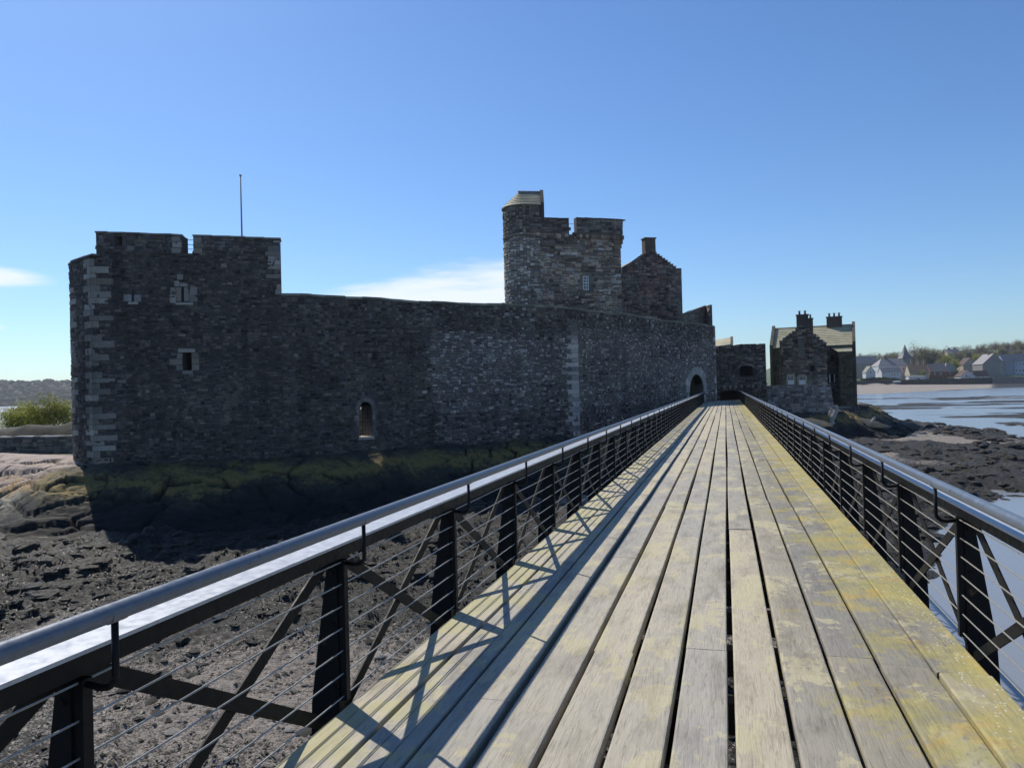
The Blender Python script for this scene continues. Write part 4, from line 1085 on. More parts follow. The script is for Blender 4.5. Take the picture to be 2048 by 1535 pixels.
# ------------------------------------------------------------------ castle: gabled range beside the keep
gb = empty('gabled_range', at_depth(1310, 780, 80)*np.array([1, 1, 0])+np.array([0, 0, -1.9]), 'reddish stone gabled range with crow steps and a central chimney beside the keep', 'building')
g0 = at_depth(1246, 760, 79.0); g1 = at_depth(1369, 760, 80.5)
gw = Wall([g0, g1]); GL = gw.len
ua, za = gw.uz(1302, 500); ul, zl = gw.uz(1254, 535); ur, zr = gw.uz(1352, 536)
def g_slope(u):
    if u < ua: return zl+(za-zl)*max(0, (u-ul))/(ua-ul)
    return za+(zr-za)*min(1, (u-ua)/(ur-ua))
NST = 9
def g_top(u):
    """stepped gable"""
    for side, (e0, e1) in enumerate(((ul, ua), (ur, ua))):
        lo_, hi_ = min(e0, e1), max(e0, e1)
        if lo_ <= u <= hi_: k = math.floor(abs(u-e0)/(hi_-lo_)*NST); return (zl if side == 0 else zr)+(za-(zl if side == 0 else zr))*(k+.7)/NST
    return zl if u < ul else zr
g_top.breaks = [ul+(ua-ul)*k/NST for k in range(NST+1)]+[ur+(ua-ur)*k/NST for k in range(NST)]
gw.core('wall_core', gb, 2, g_top, [], thick=.7, tint=(.14, .105, .095), step=.5)
def g_tint(u, z, rg):
    if u > GL-.75: return pal(rg, MID, .15)
    e = vnoise(np.array([u/1.2]), np.array([z/.8]), 25)[0]
    return pal(rg, RED+DARK[:2], .3) if e > .38 else pal(rg, MID, .3)
gw.rubble(gb, 4.5, lambda u: g_top(u)-.02, [], g_tint, (.16, .32), (.2, .7), seed=18, singles=90, proud=.06)
for k, e in enumerate(g_top.breaks[:-1]):
    u_a = e; w_ = (ua-ul)/NST if k <= NST else (ur-ua)/NST
    if k <= NST: uu = (e, e+w_)
    else: uu = (e-w_, e)
    if uu[0] < ul-.01 or uu[1] > ur+.01: continue
    zt_ = g_top((uu[0]+uu[1])/2)
    m = MB(); gw.prism([(uu[0]-.02, zt_), (uu[1]+.02, zt_), (uu[1]+.02, zt_+.09), (uu[0]-.02, zt_+.09)], -.74, .06, pal(rng, QUOIN, .2), m); m.build('crow_step', MAT['stone'], gb)
gd_ = gw.n[0]; dirb = np.r_[-gd_*9, 0]
A, B, T_ = np.array(gw.pos(ul+.1, -.6, zl-.1)), np.array(gw.pos(ur+.2, -.6, zr-.1)), np.array(gw.pos(ua, -.6, za-.25))
m = MB(); m.add([A, T_, T_+dirb, A+dirb], [(0, 1, 2, 3)]); m.add([T_, B, B+dirb, T_+dirb], [(0, 1, 2, 3)]); gro = m.build('roof', MAT['slate'], gb)
m = MB()
for u in (0, GL): a_, b_ = np.array(gw.pos(u, -.02, 2)), np.array(gw.pos(u, -.02, zr-.1)); m.add([a_, b_, b_+dirb, a_+dirb], [(0, 1, 2, 3)], (.14, .105, .095))
m.build('side_wall', MAT['stone'], gb)
def chimney(parent, c, wx, wy, z0, z1, pots=0, tint=(.2, .17, .14), axis=None, name='chimney'):
    ax = np.r_[(axis if axis is not None else rt[:2]), 0]; ay = np.array([-ax[1], ax[0], 0])
    m = MB(); c3 = np.r_[c[:2], 0]
    m.obox(c3+np.array([0, 0, (z0+z1)/2]), ax*wx/2, ay*wy/2, (0, 0, (z1-z0)/2), tint)
    m.obox(c3+np.array([0, 0, z1+.06]), ax*(wx/2+.08), ay*(wy/2+.08), (0, 0, .0595), tuple(np.array(tint)*1.1))
    ch_ = m.build(name, MAT['stone'], parent)
    for k in range(pots):
        p = c3+ax*wx*((k+.5)/pots-.5)*.95; m = MB(); m.tube([p+np.array([0, 0, z1+.12]), p+np.array([0, 0, z1+.55])], .15, 10, (.2, .16, .13), r2=.12); m.tube([p+np.array([0, 0, z1+.55]), p+np.array([0, 0, z1+.62])], .16, 10, (.2, .16, .13)); m.build('chimney_pot', MAT['clay'], ch_)
    return ch_
cp = gw.pos(ua-.05, -.45, 0); uz1 = gw.uz(1300, 477)[1]
chimney(gb, cp, 1.15, .9, za-.9, uz1, 0, (.19, .165, .14), gw.d[0])
cp2 = np.array(gw.pos(gw.uz(1262, 520)[0]-.1, -5, 0)); chimney(gb, cp2, 1.0, .8, 12, 15.2, 0, (.22, .19, .16), gw.d[0])
# sloping wall stub right of it
st = empty('sloping_wall_stub', at_depth(1395, 780, 82)*np.array([1, 1, 0])+np.array([0, 0, 3]), 'short wall with a sloping top and sunlit end right of the gabled range', 'wall')
sw = Wall([at_depth(1366, 650, 81.0), at_depth(1412, 650, 82.5), at_depth(1420.5, 650, 81.2)])
z0_, z1_ = sw.uz(1371, 629)[1], sw.uz(1411, 612)[1]
def s_top(u): return z0_+(z1_-z0_)*min(1, u/sw.u[1])
sw.core('wall_core', st, 3, s_top, [], thick=.25, tint=(.17, .155, .13))
sw.rubble(st, 4, s_top, [], lambda u, z, rg: pal(rg, MID+QUOIN[3:], .25), (.18, .3), (.3, .7), seed=19)
copings(sw, st, 0, sw.u[1], 0, zf=s_top, back_=.3, tones=QUOIN, seed=20)

# ------------------------------------------------------------------ castle: gate front across the end of the pier
gf = empty('gate_front', (G0[0], G0[1], -1.9), 'dark battlemented wall with an arched gun opening at the end of the pier', 'castle wall')
gfw = Wall([G0, G1]); FL = gfw.len
zt0 = gfw.uz(1440, 692)[1]
def px_u(x, y=690): return gfw.uz(x, y)[0]
mer = [(px_u(1481), px_u(1487)), (px_u(1491), px_u(1498.5)), (px_u(1501), px_u(1512))]
zc0 = gfw.uz(1500, 697)[1]; zm0 = gfw.uz(1495, 687.5)[1]
def f_top(u):
    if u < px_u(1477): return zt0+.02*u
    if u > px_u(1519): return zm0-.0
    for a, b in mer:
        if a <= u <= b: return zm0
    return zc0
f_top.breaks = [px_u(1477), px_u(1519)]+[q for p in mer for q in p]
emb = hole(gfw, 1479, 731, 1506, 751, depth=1.0, arch=True, rise=.25)
low = dict(u0=px_u(1441, 785), u1=px_u(1481, 785), z0=-.3, z1=gfw.uz(1460, 781)[1], depth=1.6, arch=True, rise=.22)
gfw.core('wall_core', gf, -4.8, f_top, [emb, low], thick=1.8, tint=(.085, .08, .078), step=.6)
gfw.rubble(gf, -3.5, f_top, [emb, low], lambda u, z, rg: pal(rg, DARK if rg.random() > .14 else MID, .35), (.16, .32), (.22, .65), seed=23, singles=60, proud=.06)
ue, re_ = (emb['u0']+emb['u1'])/2, (emb['u1']-emb['u0'])/2
voussoirs(gfw, gf, ue, emb['z1']-.25, re_, .25, .24, 7, MID, .05, .1, 3)
zz = gfw.uz(1480, 770)[1]
for k in range(9):
    u = .35+(FL-.7)*k/8; m = MB(); gfw.prism([(u-.15, zz-.28), (u+.15, zz-.28), (u+.15, zz), (u-.15, zz)], -.04, .20, pal(rng, MID, .3), m); m.build('corbel', MAT['stone'], gf)
m = MB(); gfw.prism([(.02, zz+.002), (FL, zz+.002), (FL, zz+.16), (.02, zz+.16)], -.04, .22, (.15, .145, .14), m); m.build('string_course', MAT['stone'], gf)
# sunlit roof end behind the gate front
sr_ = empty('guard_roof', at_depth(1447, 690, 93)*np.array([1, 1, 0])+np.array([0, 0, 2]), 'small sunlit stone roof end rising behind the gate front', 'roof')
m = MB(); q = [at_depth(1426, 693, 91.5), at_depth(1461, 688, 91.5), at_depth(1461, 674, 95), at_depth(1426, 681, 95)]
m.add(q, [(0, 1, 2, 3)]); low4 = [p*np.array([1, 1, 0])+np.array([0, 0, 2]) for p in q]
for i in range(4): m.add([q[i], q[(i+1) % 4], low4[(i+1) % 4], low4[i]], [(0, 1, 2, 3)])
m.build('roof_slope', MAT['slate2'], sr_)
m = MB(); a_, b_ = at_depth(1463.5, 690, 91.4), at_depth(1463.5, 672.5, 95.2)
m.add([a_-rt*.16, a_+rt*.16, b_+rt*.16, b_-rt*.16]+[p*np.array([1, 1, 0])+np.array([0, 0, 2]) for p in (a_-rt*.16, a_+rt*.16, b_+rt*.16, b_-rt*.16)], [(0, 1, 2, 3), (0, 4, 5, 1), (1, 5, 6, 2), (2, 6, 7, 3), (3, 7, 4, 0)], (.16, .15, .13)); m.build('gable', MAT['stone'], sr_)
# battered sea wall from the gate front to the house
sp = empty('sea_wall', (S1[0], S1[1], -4.5), 'low grey battered sea wall between the gate front and the house', 'wall')
spw = Wall([S1, S2]); zs_ = spw.uz(1600, 771)[1]
def bat(name, parent, w, zb, zt_, o, tint, sd_, thick=1.0):
    m = MB(); L = w.len
    m.add([w.pos(0, o, zb), w.pos(L, o, zb), w.pos(L, 0, zt_), w.pos(0, 0, zt_), w.pos(0, -thick, zt_), w.pos(L, -thick, zt_), w.pos(L, -thick, zb), w.pos(0, -thick, zb)], [(0, 1, 2, 3), (3, 2, 5, 4), (1, 6, 5, 2), (0, 3, 4, 7), (4, 5, 6, 7)], tint)
    m.build(name, MAT['stone'], parent)
    r2 = np.random.default_rng(sd_); V = []; C = []; F = []
    z = zb
    while z < zt_-.05:
        h_ = r2.uniform(.2, .4); u = 0
        while u < L-.05:
            l = min(r2.uniform(.3, .9), L-u); z1_ = min(z+h_, zt_); f0, f1_ = (zt_-z)/(zt_-zb)*o, (zt_-z1_)/(zt_-zb)*o; p = r2.uniform(.01, .05); n_ = len(V)
            V += [w.pos(u+.012, f0-.02, z+.012), w.pos(u+l-.012, f0-.02, z+.012), w.pos(u+l-.012, f1_-.02, z1_-.012), w.pos(u+.012, f1_-.02, z1_-.012), w.pos(u+.03, f0+p, z+.03), w.pos(u+l-.03, f0+p, z+.03), w.pos(u+l-.03, f1_+p, z1_-.03), w.pos(u+.03, f1_+p, z1_-.03)]
            F += [tuple(n_+i for i in f) for f in [(4, 5, 6, 7), (0, 1, 5, 4), (1, 2, 6, 5), (2, 3, 7, 6), (3, 0, 4, 7)]]; t_ = pal(r2, MID+DARK[:1]+PALE[3:], .2); C += [t_]*8; u += l
        z += h_
    o_ = mesh_obj('rubble_facing', np.array(V), F, MAT['stone'], parent, False, np.array(C)); o_['kind'] = 'stuff'
bat('wall_core', sp, spw, -5.0, zs_, 1.0, (.16, .16, .16), 41)
copings(spw, sp, 0, spw.len, zs_, back_=1.02, tones=MID, seed=42)
# ------------------------------------------------------------------ stone house beyond the gate
hs = empty('stone_house', at_depth(1630, 800, 105)*np.array([1, 1, 0])+np.array([0, 0, -3]), 'old stone house with crow-stepped gable, tall chimneys and mossy roof by the shore', 'house')
F0, F1 = at_depth(1561, 760, 101.5), at_depth(1655, 760, 99.3)
hw = Wall([F0, F1]); HL = hw.len
uA, zA = hw.uz(1604, 652); zEl = hw.uz(1563, 686)[1]; zEr = hw.uz(1654, 690)[1]
def h_top(u):
    n = 7
    if u < uA: k = math.floor(u/uA*n); return zEl+(zA-zEl)*(k+.75)/n
    k = math.floor((HL-u)/(HL-uA)*n); return zEr+(zA-zEr)*(k+.75)/n
h_top.breaks = [uA*k/7 for k in range(1, 7)]+[HL-(HL-uA)*k/7 for k in range(1, 7)]
wins = [hole(hw, 1574.5, 751.5, 1588.5, 769, depth=.3), hole(hw, 1597.5, 751.5, 1611.5, 769, depth=.3), hole(hw, 1620, 731, 1629, 742.5, depth=.3)]
hw.core('wall_core', hs, -4.5, h_top, wins, thick=.8, tint=(.12, .11, .10), step=.6)
def h_tint(u, z, rg):
    if z < 2.6 and u > HL*.45: return pal(rg, MID+PALE[3:], .2)
    if z < .9: return pal(rg, MID+DARK[:1], .2)
    return pal(rg, BROWN[:3]+DARK+MID[:1], .3)
hw.rubble(hs, -4.3, lambda u: h_top(u)-.02, wins, h_tint, (.2, .38), (.3, .95), seed=51, singles=60, proud=.06)
for k in range(7):
    for a, b, zz in ((uA*k/7, uA*(k+1)/7, zEl+(zA-zEl)*(k+.75)/7), (HL-(HL-uA)*(k+1)/7, HL-(HL-uA)*k/7, zEr+(zA-zEr)*(k+.75)/7)):
        m = MB(); hw.prism([(a-.04, zz), (b+.04, zz), (b+.04, zz+.12), (a-.04, zz+.12)], -.84, .07, pal(rng, MID, .2), m); m.build('crow_step', MAT['stone'], hs)
for h in wins[:2]:
    sash(hw, hs, h['u0']+.02, h['u1']-.02, h['z0']+.02, h['z1']-.02, -.08, 4, 2, .06, .035)
    c, d = h['z0'], h['z1']; m = MB(); hw.prism([(h['u0']+.06, c+.06), (h['u1']-.06, c+.06), (h['u1']-.06, (c+d)/2), (h['u0']+.06, (c+d)/2)], -.085, -.075, (.7, .7, .7), m); m.build('roller_blind', MAT['white'], hs)
    stone_block(hw, hs, h['u0']-.15, h['u1']+.15, c-.2, c-.01, .09, rg, QUOIN, 'sill'); stone_block(hw, hs, h['u0']-.12, h['u1']+.12, d+.01, d+.25, .05, rg, QUOIN, 'lintel')
    for e in (h['u0']-.2, h['u1']+.01): stone_block(hw, hs, e, e+.19, c, d, .05, rg, QUOIN, 'jamb')
m = MB(); zz = hw.uz(1600, 745)[1]; hw.prism([(-.1, zz), (HL*.84, zz), (HL*.84, zz+.14), (-.1, zz+.14)], -.05, .14, (.21, .185, .15), m); m.build('string_course', MAT['stone'], hs)
a, z0_ = hw.uz(1597, 712); b, z1_ = hw.uz(1609.5, 676)
m = MB(); hw.prism([(a+.15, z0_-.3), (b-.15, z0_-.3), (b, z0_), (b, z1_), (a, z1_), (a, z0_)], -.05, .45, (.20, .18, .155), m); m.build('oriel', MAT['stone'], hs)
m = MB(); hw.prism([(a-.1, z1_+.003), (b+.1, z1_+.003), (b+.02, z1_+.18), (a-.02, z1_+.18)], -.05, .55, (.42, .39, .33), m); m.build('oriel_cap', MAT['stone'], hs)
m = MB(); u_, z_ = hw.uz(1561, 690); m.tube([hw.pos(.15, .1, zEl), hw.pos(.15, .1, .8)], .06, 6); m.build('downpipe', MAT['iron'], hs)
# front gable roof running back
nb = np.r_[-hw.n[0]*7, 0]
A, B, T_ = np.array(hw.pos(0, -.7, zEl)), np.array(hw.pos(HL, -.7, zEr)), np.array(hw.pos(uA, -.7, zA-.1))
m = MB(); m.add([A, T_, T_+nb, A+nb], [(0, 1, 2, 3)]); m.add([T_, B, B+nb, T_+nb], [(0, 1, 2, 3)]); m.build('front_roof', MAT['slate'], hs)
m = MB()
for u, zz in ((0, zEl), (HL, zEr)): p = np.array(hw.pos(u, -.02, -4.5)); q = np.array(hw.pos(u, -.02, zz)); m.add([p, q, q+nb, p+nb], [(0, 1, 2, 3)], (.12, .105, .09))
m.build('side_wall', MAT['stone'], hs)
c0 = np.array(hw.pos(uA+.05, -.6, 0)); zc = hw.uz(1603, 630)[1]
chimney(hs, c0, 1.45, .95, zA-1.5, zc, 2, (.13, .115, .10), hw.d[0])
c1 = np.array(hw.pos(hw.uz(1620, 650)[0], -3.0, 0)); chimney(hs, c1, .62, .62, zA-2.2, hw.uz(1620, 636)[1]+.1, 1, (.15, .135, .12), hw.d[0])
# main block: ridge parallel to the shore, gable skews at both ends
M0, M1 = at_depth(1546, 760, 107.3), at_depth(1711, 760, 103.0)
mw = Wall([M0, M1]); ML = mw.len; ze = mw.uz(1690, 687.5)[1]; nb = np.r_[-mw.n[0], 0]
rb = 4.2
zr_ = EYE[2]+ray(1690, 651)[2]*108.5
win2 = [hole(mw, 1660.5, 748, 1668, 763, depth=.35), hole(mw, 1690, 747, 1697, 762, depth=.35), hole(mw, 1662, 711, 1667, 722, depth=.3)]
mw.core('main_wall', hs, -4.6, ze, win2, thick=.7, tint=(.105, .10, .09), step=1.2)
def mt(u, z, rg): return pal(rg, ([(.17, .155, .105), (.15, .14, .10), (.20, .18, .12)] if u < ML*.3 else DARK+MID[:1]+[(.12, .115, .09)]), .25)
mw.rubble(hs, -4.4, ze-.02, win2, mt, (.22, .4), (.35, 1.0), seed=52, singles=40, proud=.05)
for h in win2[:2]:
    m = MB(); hw_ = mw
    for a, b in ((h['u0']-.12, h['u0']), (h['u1'], h['u1']+.1)): mw.prism([(a, h['z0']-.1), (b, h['z0']-.1), (b, h['z1']), (a, h['z1'])], -.03, .05, (.5, .49, .46), m)
    m.build('window_margin', MAT['white'], hs)
E0, E1 = np.array(mw.pos(-.1, .25, ze-.08)), np.array(mw.pos(ML-.25, .25, ze-.08)); R0, R1 = np.array(mw.pos(-.1, -rb, zr_)), np.array(mw.pos(ML-.25, -rb, zr_)); B0, B1 = np.array(mw.pos(-.1, -2*rb, ze)), np.array(mw.pos(ML-.25, -2*rb, ze))
m = MB(); m.add([E0, E1, R1, R0], [(0, 1, 2, 3)]); m.add([R0, R1, B1, B0], [(0, 1, 2, 3)]); dn = np.array([0, 0, -.14]); m.add([E0+dn, E1+dn, E1, E0], [(0, 1, 2, 3)]); m.add([E0+dn, E1+dn, R1+dn, R0+dn], [(3, 2, 1, 0)])
mro = m.build('main_roof', MAT['slate2'], hs)
for k in range(1, 11):
    t_ = k/11; a, b = E0+(R0-E0)*t_, E1+(R1-E1)*t_; m = MB(); m.add([a+np.array([0, 0, .002]), b+np.array([0, 0, .002]), b+np.array([0, 0, .05]), a+np.array([0, 0, .05]), b+(R1-E1)*.03+np.array([0, 0, .004]), a+(R0-E0)*.03+np.array([0, 0, .004])], [(0, 1, 2, 3), (3, 2, 4, 5)]); m.build('tile_course', MAT['slate2'], mro)
m = MB(); m.tube([R0, R1], .12, 6); m.build('ridge_tiles', MAT['slate2'], mro)
for uu in (-.3, ML-.25):
    m = MB(); pol = [(.3, -4.6), (.3, ze+.25), (-rb, zr_+.45), (-2*rb-.2, ze+.25), (-2*rb-.2, -4.6)]
    v = [mw.pos(uu+e, o, z) for e in (0, .4) for o, z in pol]; m.add(v, [(0, 1, 2, 3, 4), (9, 8, 7, 6, 5)]+[(i, i+5, (i+1) % 5+5, (i+1) % 5) for i in range(5)], (.14, .13, .11)); m.build('end_gable', MAT['stone'], hs)
cc = np.array(mw.pos(mw.uz(1664, 650)[0]+.2, -rb, 0)); chimney(hs, cc, 2.0, .85, zr_-.4, zr_+1.15, 3, (.13, .11, .095), mw.d[0])
a, b = mw.u_of_px(1663), ML-.3
m = MB(); zt1, zt2 = mw.uz(1680, 694)[1], mw.uz(1680, 703)[1]
m.add([mw.pos(a, .15, zt1), mw.pos(b, .15, zt1), mw.pos(b, 1.1, zt2), mw.pos(a+.9, 1.1, zt2)], [(3, 2, 1, 0)]); m.add([mw.pos(a+.9, 1.1, zt2), mw.pos(b, 1.1, zt2), mw.pos(b, 1.1, zt2-.12), mw.pos(a+.9, 1.1, zt2-.12)], [(0, 1, 2, 3)]); m.build('lean_to_roof', MAT['slate2'], hs)
lw_ = Wall([mw.pos(a+.95, 1.0, 0), mw.pos(b, 1.0, 0)])
lw_.core('bay_wall', hs, -4.7, zt2-.1, [], thick=.9, tint=(.10, .095, .085)); lw_.rubble(hs, -4.6, zt2-.12, [], mt, (.22, .4), (.35, 1.0), seed=53, proud=.05)
# sea-battered foot of the house
fo = Wall([hw.pos(HL*.45, .03, 0), hw.pos(HL, .03, 0)]); bat('house_foot', hs, fo, -5.0, hw.uz(1640, 770)[1], 1.1, (.16, .16, .165), 54, .5)

# slabs below the house, pale colour painted for sunlight on cracked rock edges
for (x, y, d, w_, h_, lab, rot) in ((1668, 829, 80, .5, 1.9, 'tall rock slab with painted sunlight standing on the shore below the house', .25), (1661, 825, 80.5, .35, 1.0, 'small rock with painted sunlight beside the tall slab below the house', -.5), (1746, 839, 84, .3, .7, 'leaning rock with painted sunlight on the weed right of the house', .5)):
    p = at_depth(x, y, d); m = MB(); r2 = np.random.default_rng(int(x)); zs__ = np.linspace(-.5, .5, 6); V = []
    for k, zz in enumerate(zs__):
        wv = w_*(.7+.5*r2.random())*(1-.35*abs(zz)); sh = .35*w_*math.sin(zz*5)+rot*zz*h_*.4
        for a in range(6): th = a*math.pi/3; V.append(np.array(p)+rt*(sh+wv*.6*math.cos(th)*(1+.25*r2.random()))+fw*wv*.5*math.sin(th)+np.array([0, 0, zz*h_]))
    F = [(k*6+a, k*6+(a+1) % 6, (k+1)*6+(a+1) % 6, (k+1)*6+a) for k in range(5) for a in range(6)]+[tuple(range(6))[::-1], tuple(range(30, 36))]
    m.add(V, F, (.55, .53, .48)); o = m.build('shore_rock', MAT['stone']); tag(o, lab, 'rock', 'rocks with painted sunlight below the house')
# weedy rock backs below the house
for (x, y, d, L_, H_, lab) in ((1690, 838, 92, 5.5, 1.2, 'long low weed-covered rock back below the house'), (1600, 834, 86, 3.6, .9, 'low weed-covered rock between the pier rail and the house'), (1790, 842, 105, 6, .9, 'flat dark rock reaching out towards the water')):
    p = at_z(x, y, -4.9) if False else at_depth(x, y, d); n1_, n2_ = 40, 16; V = []; r2 = int(x)
    U_, V_ = np.meshgrid(np.linspace(0, 2*math.pi, n1_, endpoint=False), np.linspace(0, 1, n2_), indexing='ij')
    rad = 1-V_; bx = np.cos(U_)*rad*L_; by = np.sin(U_)*rad*2.6
    zz = H_*(1-rad**2.2)+.5*(fbm(bx+x, by, 1.1, 4, 3)-.5)*(V_ > .02)-.6
    X_ = p[0]+rt[0]*bx+fw[0]*by; Y_ = p[1]+rt[1]*bx+fw[1]*by; Z_ = p[2]-.4+zz
    i = np.arange(n1_*n2_).reshape(n1_, n2_); j = np.roll(i, -1, 0)
    f = np.stack([i[:, :-1].ravel(), j[:, :-1].ravel(), j[:, 1:].ravel(), i[:, 1:].ravel()], 1)
    ze_ = np.zeros(X_.size); o = mesh_obj('shore_rock', np.c_[X_.ravel(), Y_.ravel(), Z_.ravel()], np.ascontiguousarray(f), MAT['ground'], None, True, None, dict(sand=ze_+.1, rock=ze_+.35, grass=ze_+.12, wet=ze_))
    tag(o, lab, 'rock', 'weedy rocks below the house')

# ------------------------------------------------------------------ left: low quay wall, bank, shrub
qw = Wall([LW0, LW1]); quay = empty('quay_wall', (LW1[0], LW1[1], -2.4), 'low grey retaining wall with pale coping stones left of the tower', 'wall')
zq = qw.uz(80, 875)[1]
qw.core('wall_core', quay, -3.0, zq, [], thick=.6, tint=(.13, .125, .12), step=2)
qw.rubble(quay, -2.8, zq-.01, [], lambda u, z, rg: pal(rg, MID+DARK[:1], .2), (.14, .3), (.25, .8), seed=61, singles=60, u0=max(0, qw.len-14), proud=.05)
copings(qw, quay, 0, qw.len, zq, back_=.65, tones=[(.45, .43, .40), (.38, .36, .33), (.50, .48, .45)], L=(.5, .9), th=.11, seed=62)
def leaf_blob(name, mat, parent, c, rx, ry, rz, n, size, seed, twig=0.0, core=.25, cl=14):
    """leaves in clumps through an uneven crown"""
    rg = np.random.default_rng(seed)
    cc = rg.normal(size=(cl, 3)); cc /= np.linalg.norm(cc, axis=1)[:, None]; cc *= rg.uniform(.35, .95, (cl, 1))*np.array([rx, ry, rz])
    cc[:, 2] = np.abs(cc[:, 2])*.9-.15*rz; k = rg.integers(cl, size=n)
    p = cc[k]+rg.normal(size=(n, 3))*np.array([rx, ry, rz])*core*rg.uniform(.6, 1.1, (cl, 1))[k]
    a = rg.normal(size=(n, 3)); a /= np.linalg.norm(a, axis=1)[:, None]; b = np.cross(a, rg.normal(size=(n, 3))); b /= np.linalg.norm(b, axis=1)[:, None]
    s_ = size*rg.uniform(.6, 1.4, (n, 1)); e = .45 if twig == 0 else twig
    P = p+np.array(c); V = np.stack([P-a*s_, P+b*s_*e, P+a*s_, P-b*s_*e], 1).reshape(-1, 3)
    F = np.arange(4*n).reshape(n, 4)
    tone = np.repeat((.55+.6*rg.random(cl))[k]*rg.uniform(.75, 1.25, n), 4)[:, None]*np.ones((1, 3))
    return mesh_obj(name, V, F, mat, parent, False, tone)
def trunk(parent, base, h, r, seed, spread=.5, n=7, name='trunk', mat=None):
    rg = np.random.default_rng(seed); m = MB(); b = np.array(base)
    m.tube([b-np.array([0, 0, .4]), b+np.array([0, 0, h*.35]), b+np.array([rg.uniform(-.1, .1)*h, 0, h*.8])], r, 7, r2=r*.3)
    for k in range(n):
        t_ = rg.uniform(.25, .7); a = rg.uniform(0, 6.28); s0 = b+np.array([0, 0, h*t_]); e = s0+np.array([math.cos(a)*spread*h*.6, math.sin(a)*spread*h*.6, h*rg.uniform(.2, .4)])
        m.tube([s0, (s0+e)/2+np.array([0, 0, .05*h]), e], r*.45, 5, r2=r*.1)
    return m.build(name, mat or MAT['bark'], parent)
MAT['bark'] = m_plain('bark', (.085, .07, .055), .9, .4, 6)
MAT['leafy'] = m_leaf('spring_leaves', (.25, .27, .05), (.40, .40, .09)); MAT['twig'] = m_leaf('bare_twigs', (.16, .125, .09), (.21, .165, .115)); MAT['bud'] = m_leaf('budding_twigs', (.17, .16, .07), (.23, .20, .095)); MAT['ever'] = m_leaf('evergreen', (.03, .045, .02), (.05, .065, .025))
for (x, d, hh, w_, lab, sd_) in ((45, 70, 2.6, 2.0, 'yellow green leafy shrub, smaller, at the far left behind the quay wall', 71), (108, 68, 3.6, 2.5, 'yellow green leafy shrub, larger, against the tower behind the quay wall', 72)):
    b = at_depth(x, 852, d); sh = empty('shrub', b, lab, 'shrub', 'shrubs behind the quay wall')
    trunk(sh, b, hh*.8, .07, sd_, .7, 9)
    leaf_blob('crown', MAT['leafy'], sh, b+np.array([0, 0, hh*.34]), w_*1.15, w_*.8, hh*.5, 7500, .075, sd_, cl=22, core=.22)
    leaf_blob('undergrowth', MAT['leafy'], sh, b+np.array([0, 0, hh*.08]), w_*1.25, w_*.8, hh*.26, 4500, .075, sd_+5, cl=22)
MAT['darkbank'] = m_plain('weedy_rock', (.022, .022, .018), .9, .6, 2.5, bump=.8)
# dark weedy bank between quay wall and shrubs
nx, ny = 120, 10; p0 = at_depth(-300, 860, 60); p1 = at_depth(165, 860, 57)
gx, gy = np.meshgrid(np.linspace(0, 1, nx), np.linspace(-1, 1, ny), indexing='ij')
Xb = p0[0]+(p1[0]-p0[0])*gx+fw[0]*gy*1.6; Yb = p0[1]+(p1[1]-p0[1])*gx+fw[1]*gy*1.6; Zb = -.95+.95*(1-gy**2)*(.5+.9*fbm(Xb, Yb, 2.2, 4, 5))
i = np.arange(nx*ny).reshape(nx, ny); f = np.stack([i[:-1, :-1].ravel(), i[1:, :-1].ravel(), i[1:, 1:].ravel(), i[:-1, 1:].ravel()], 1); ze_ = np.zeros(nx*ny)
o = mesh_obj('weedy_bank', np.c_[Xb.ravel(), Yb.ravel(), Zb.ravel()], np.ascontiguousarray(f), MAT['darkbank'], None, False, None, dict(sand=ze_, rock=ze_+.2, grass=ze_+.15, wet=ze_)); tag(o, 'low dark rocky bank behind the quay wall', 'bank', kind='structure')

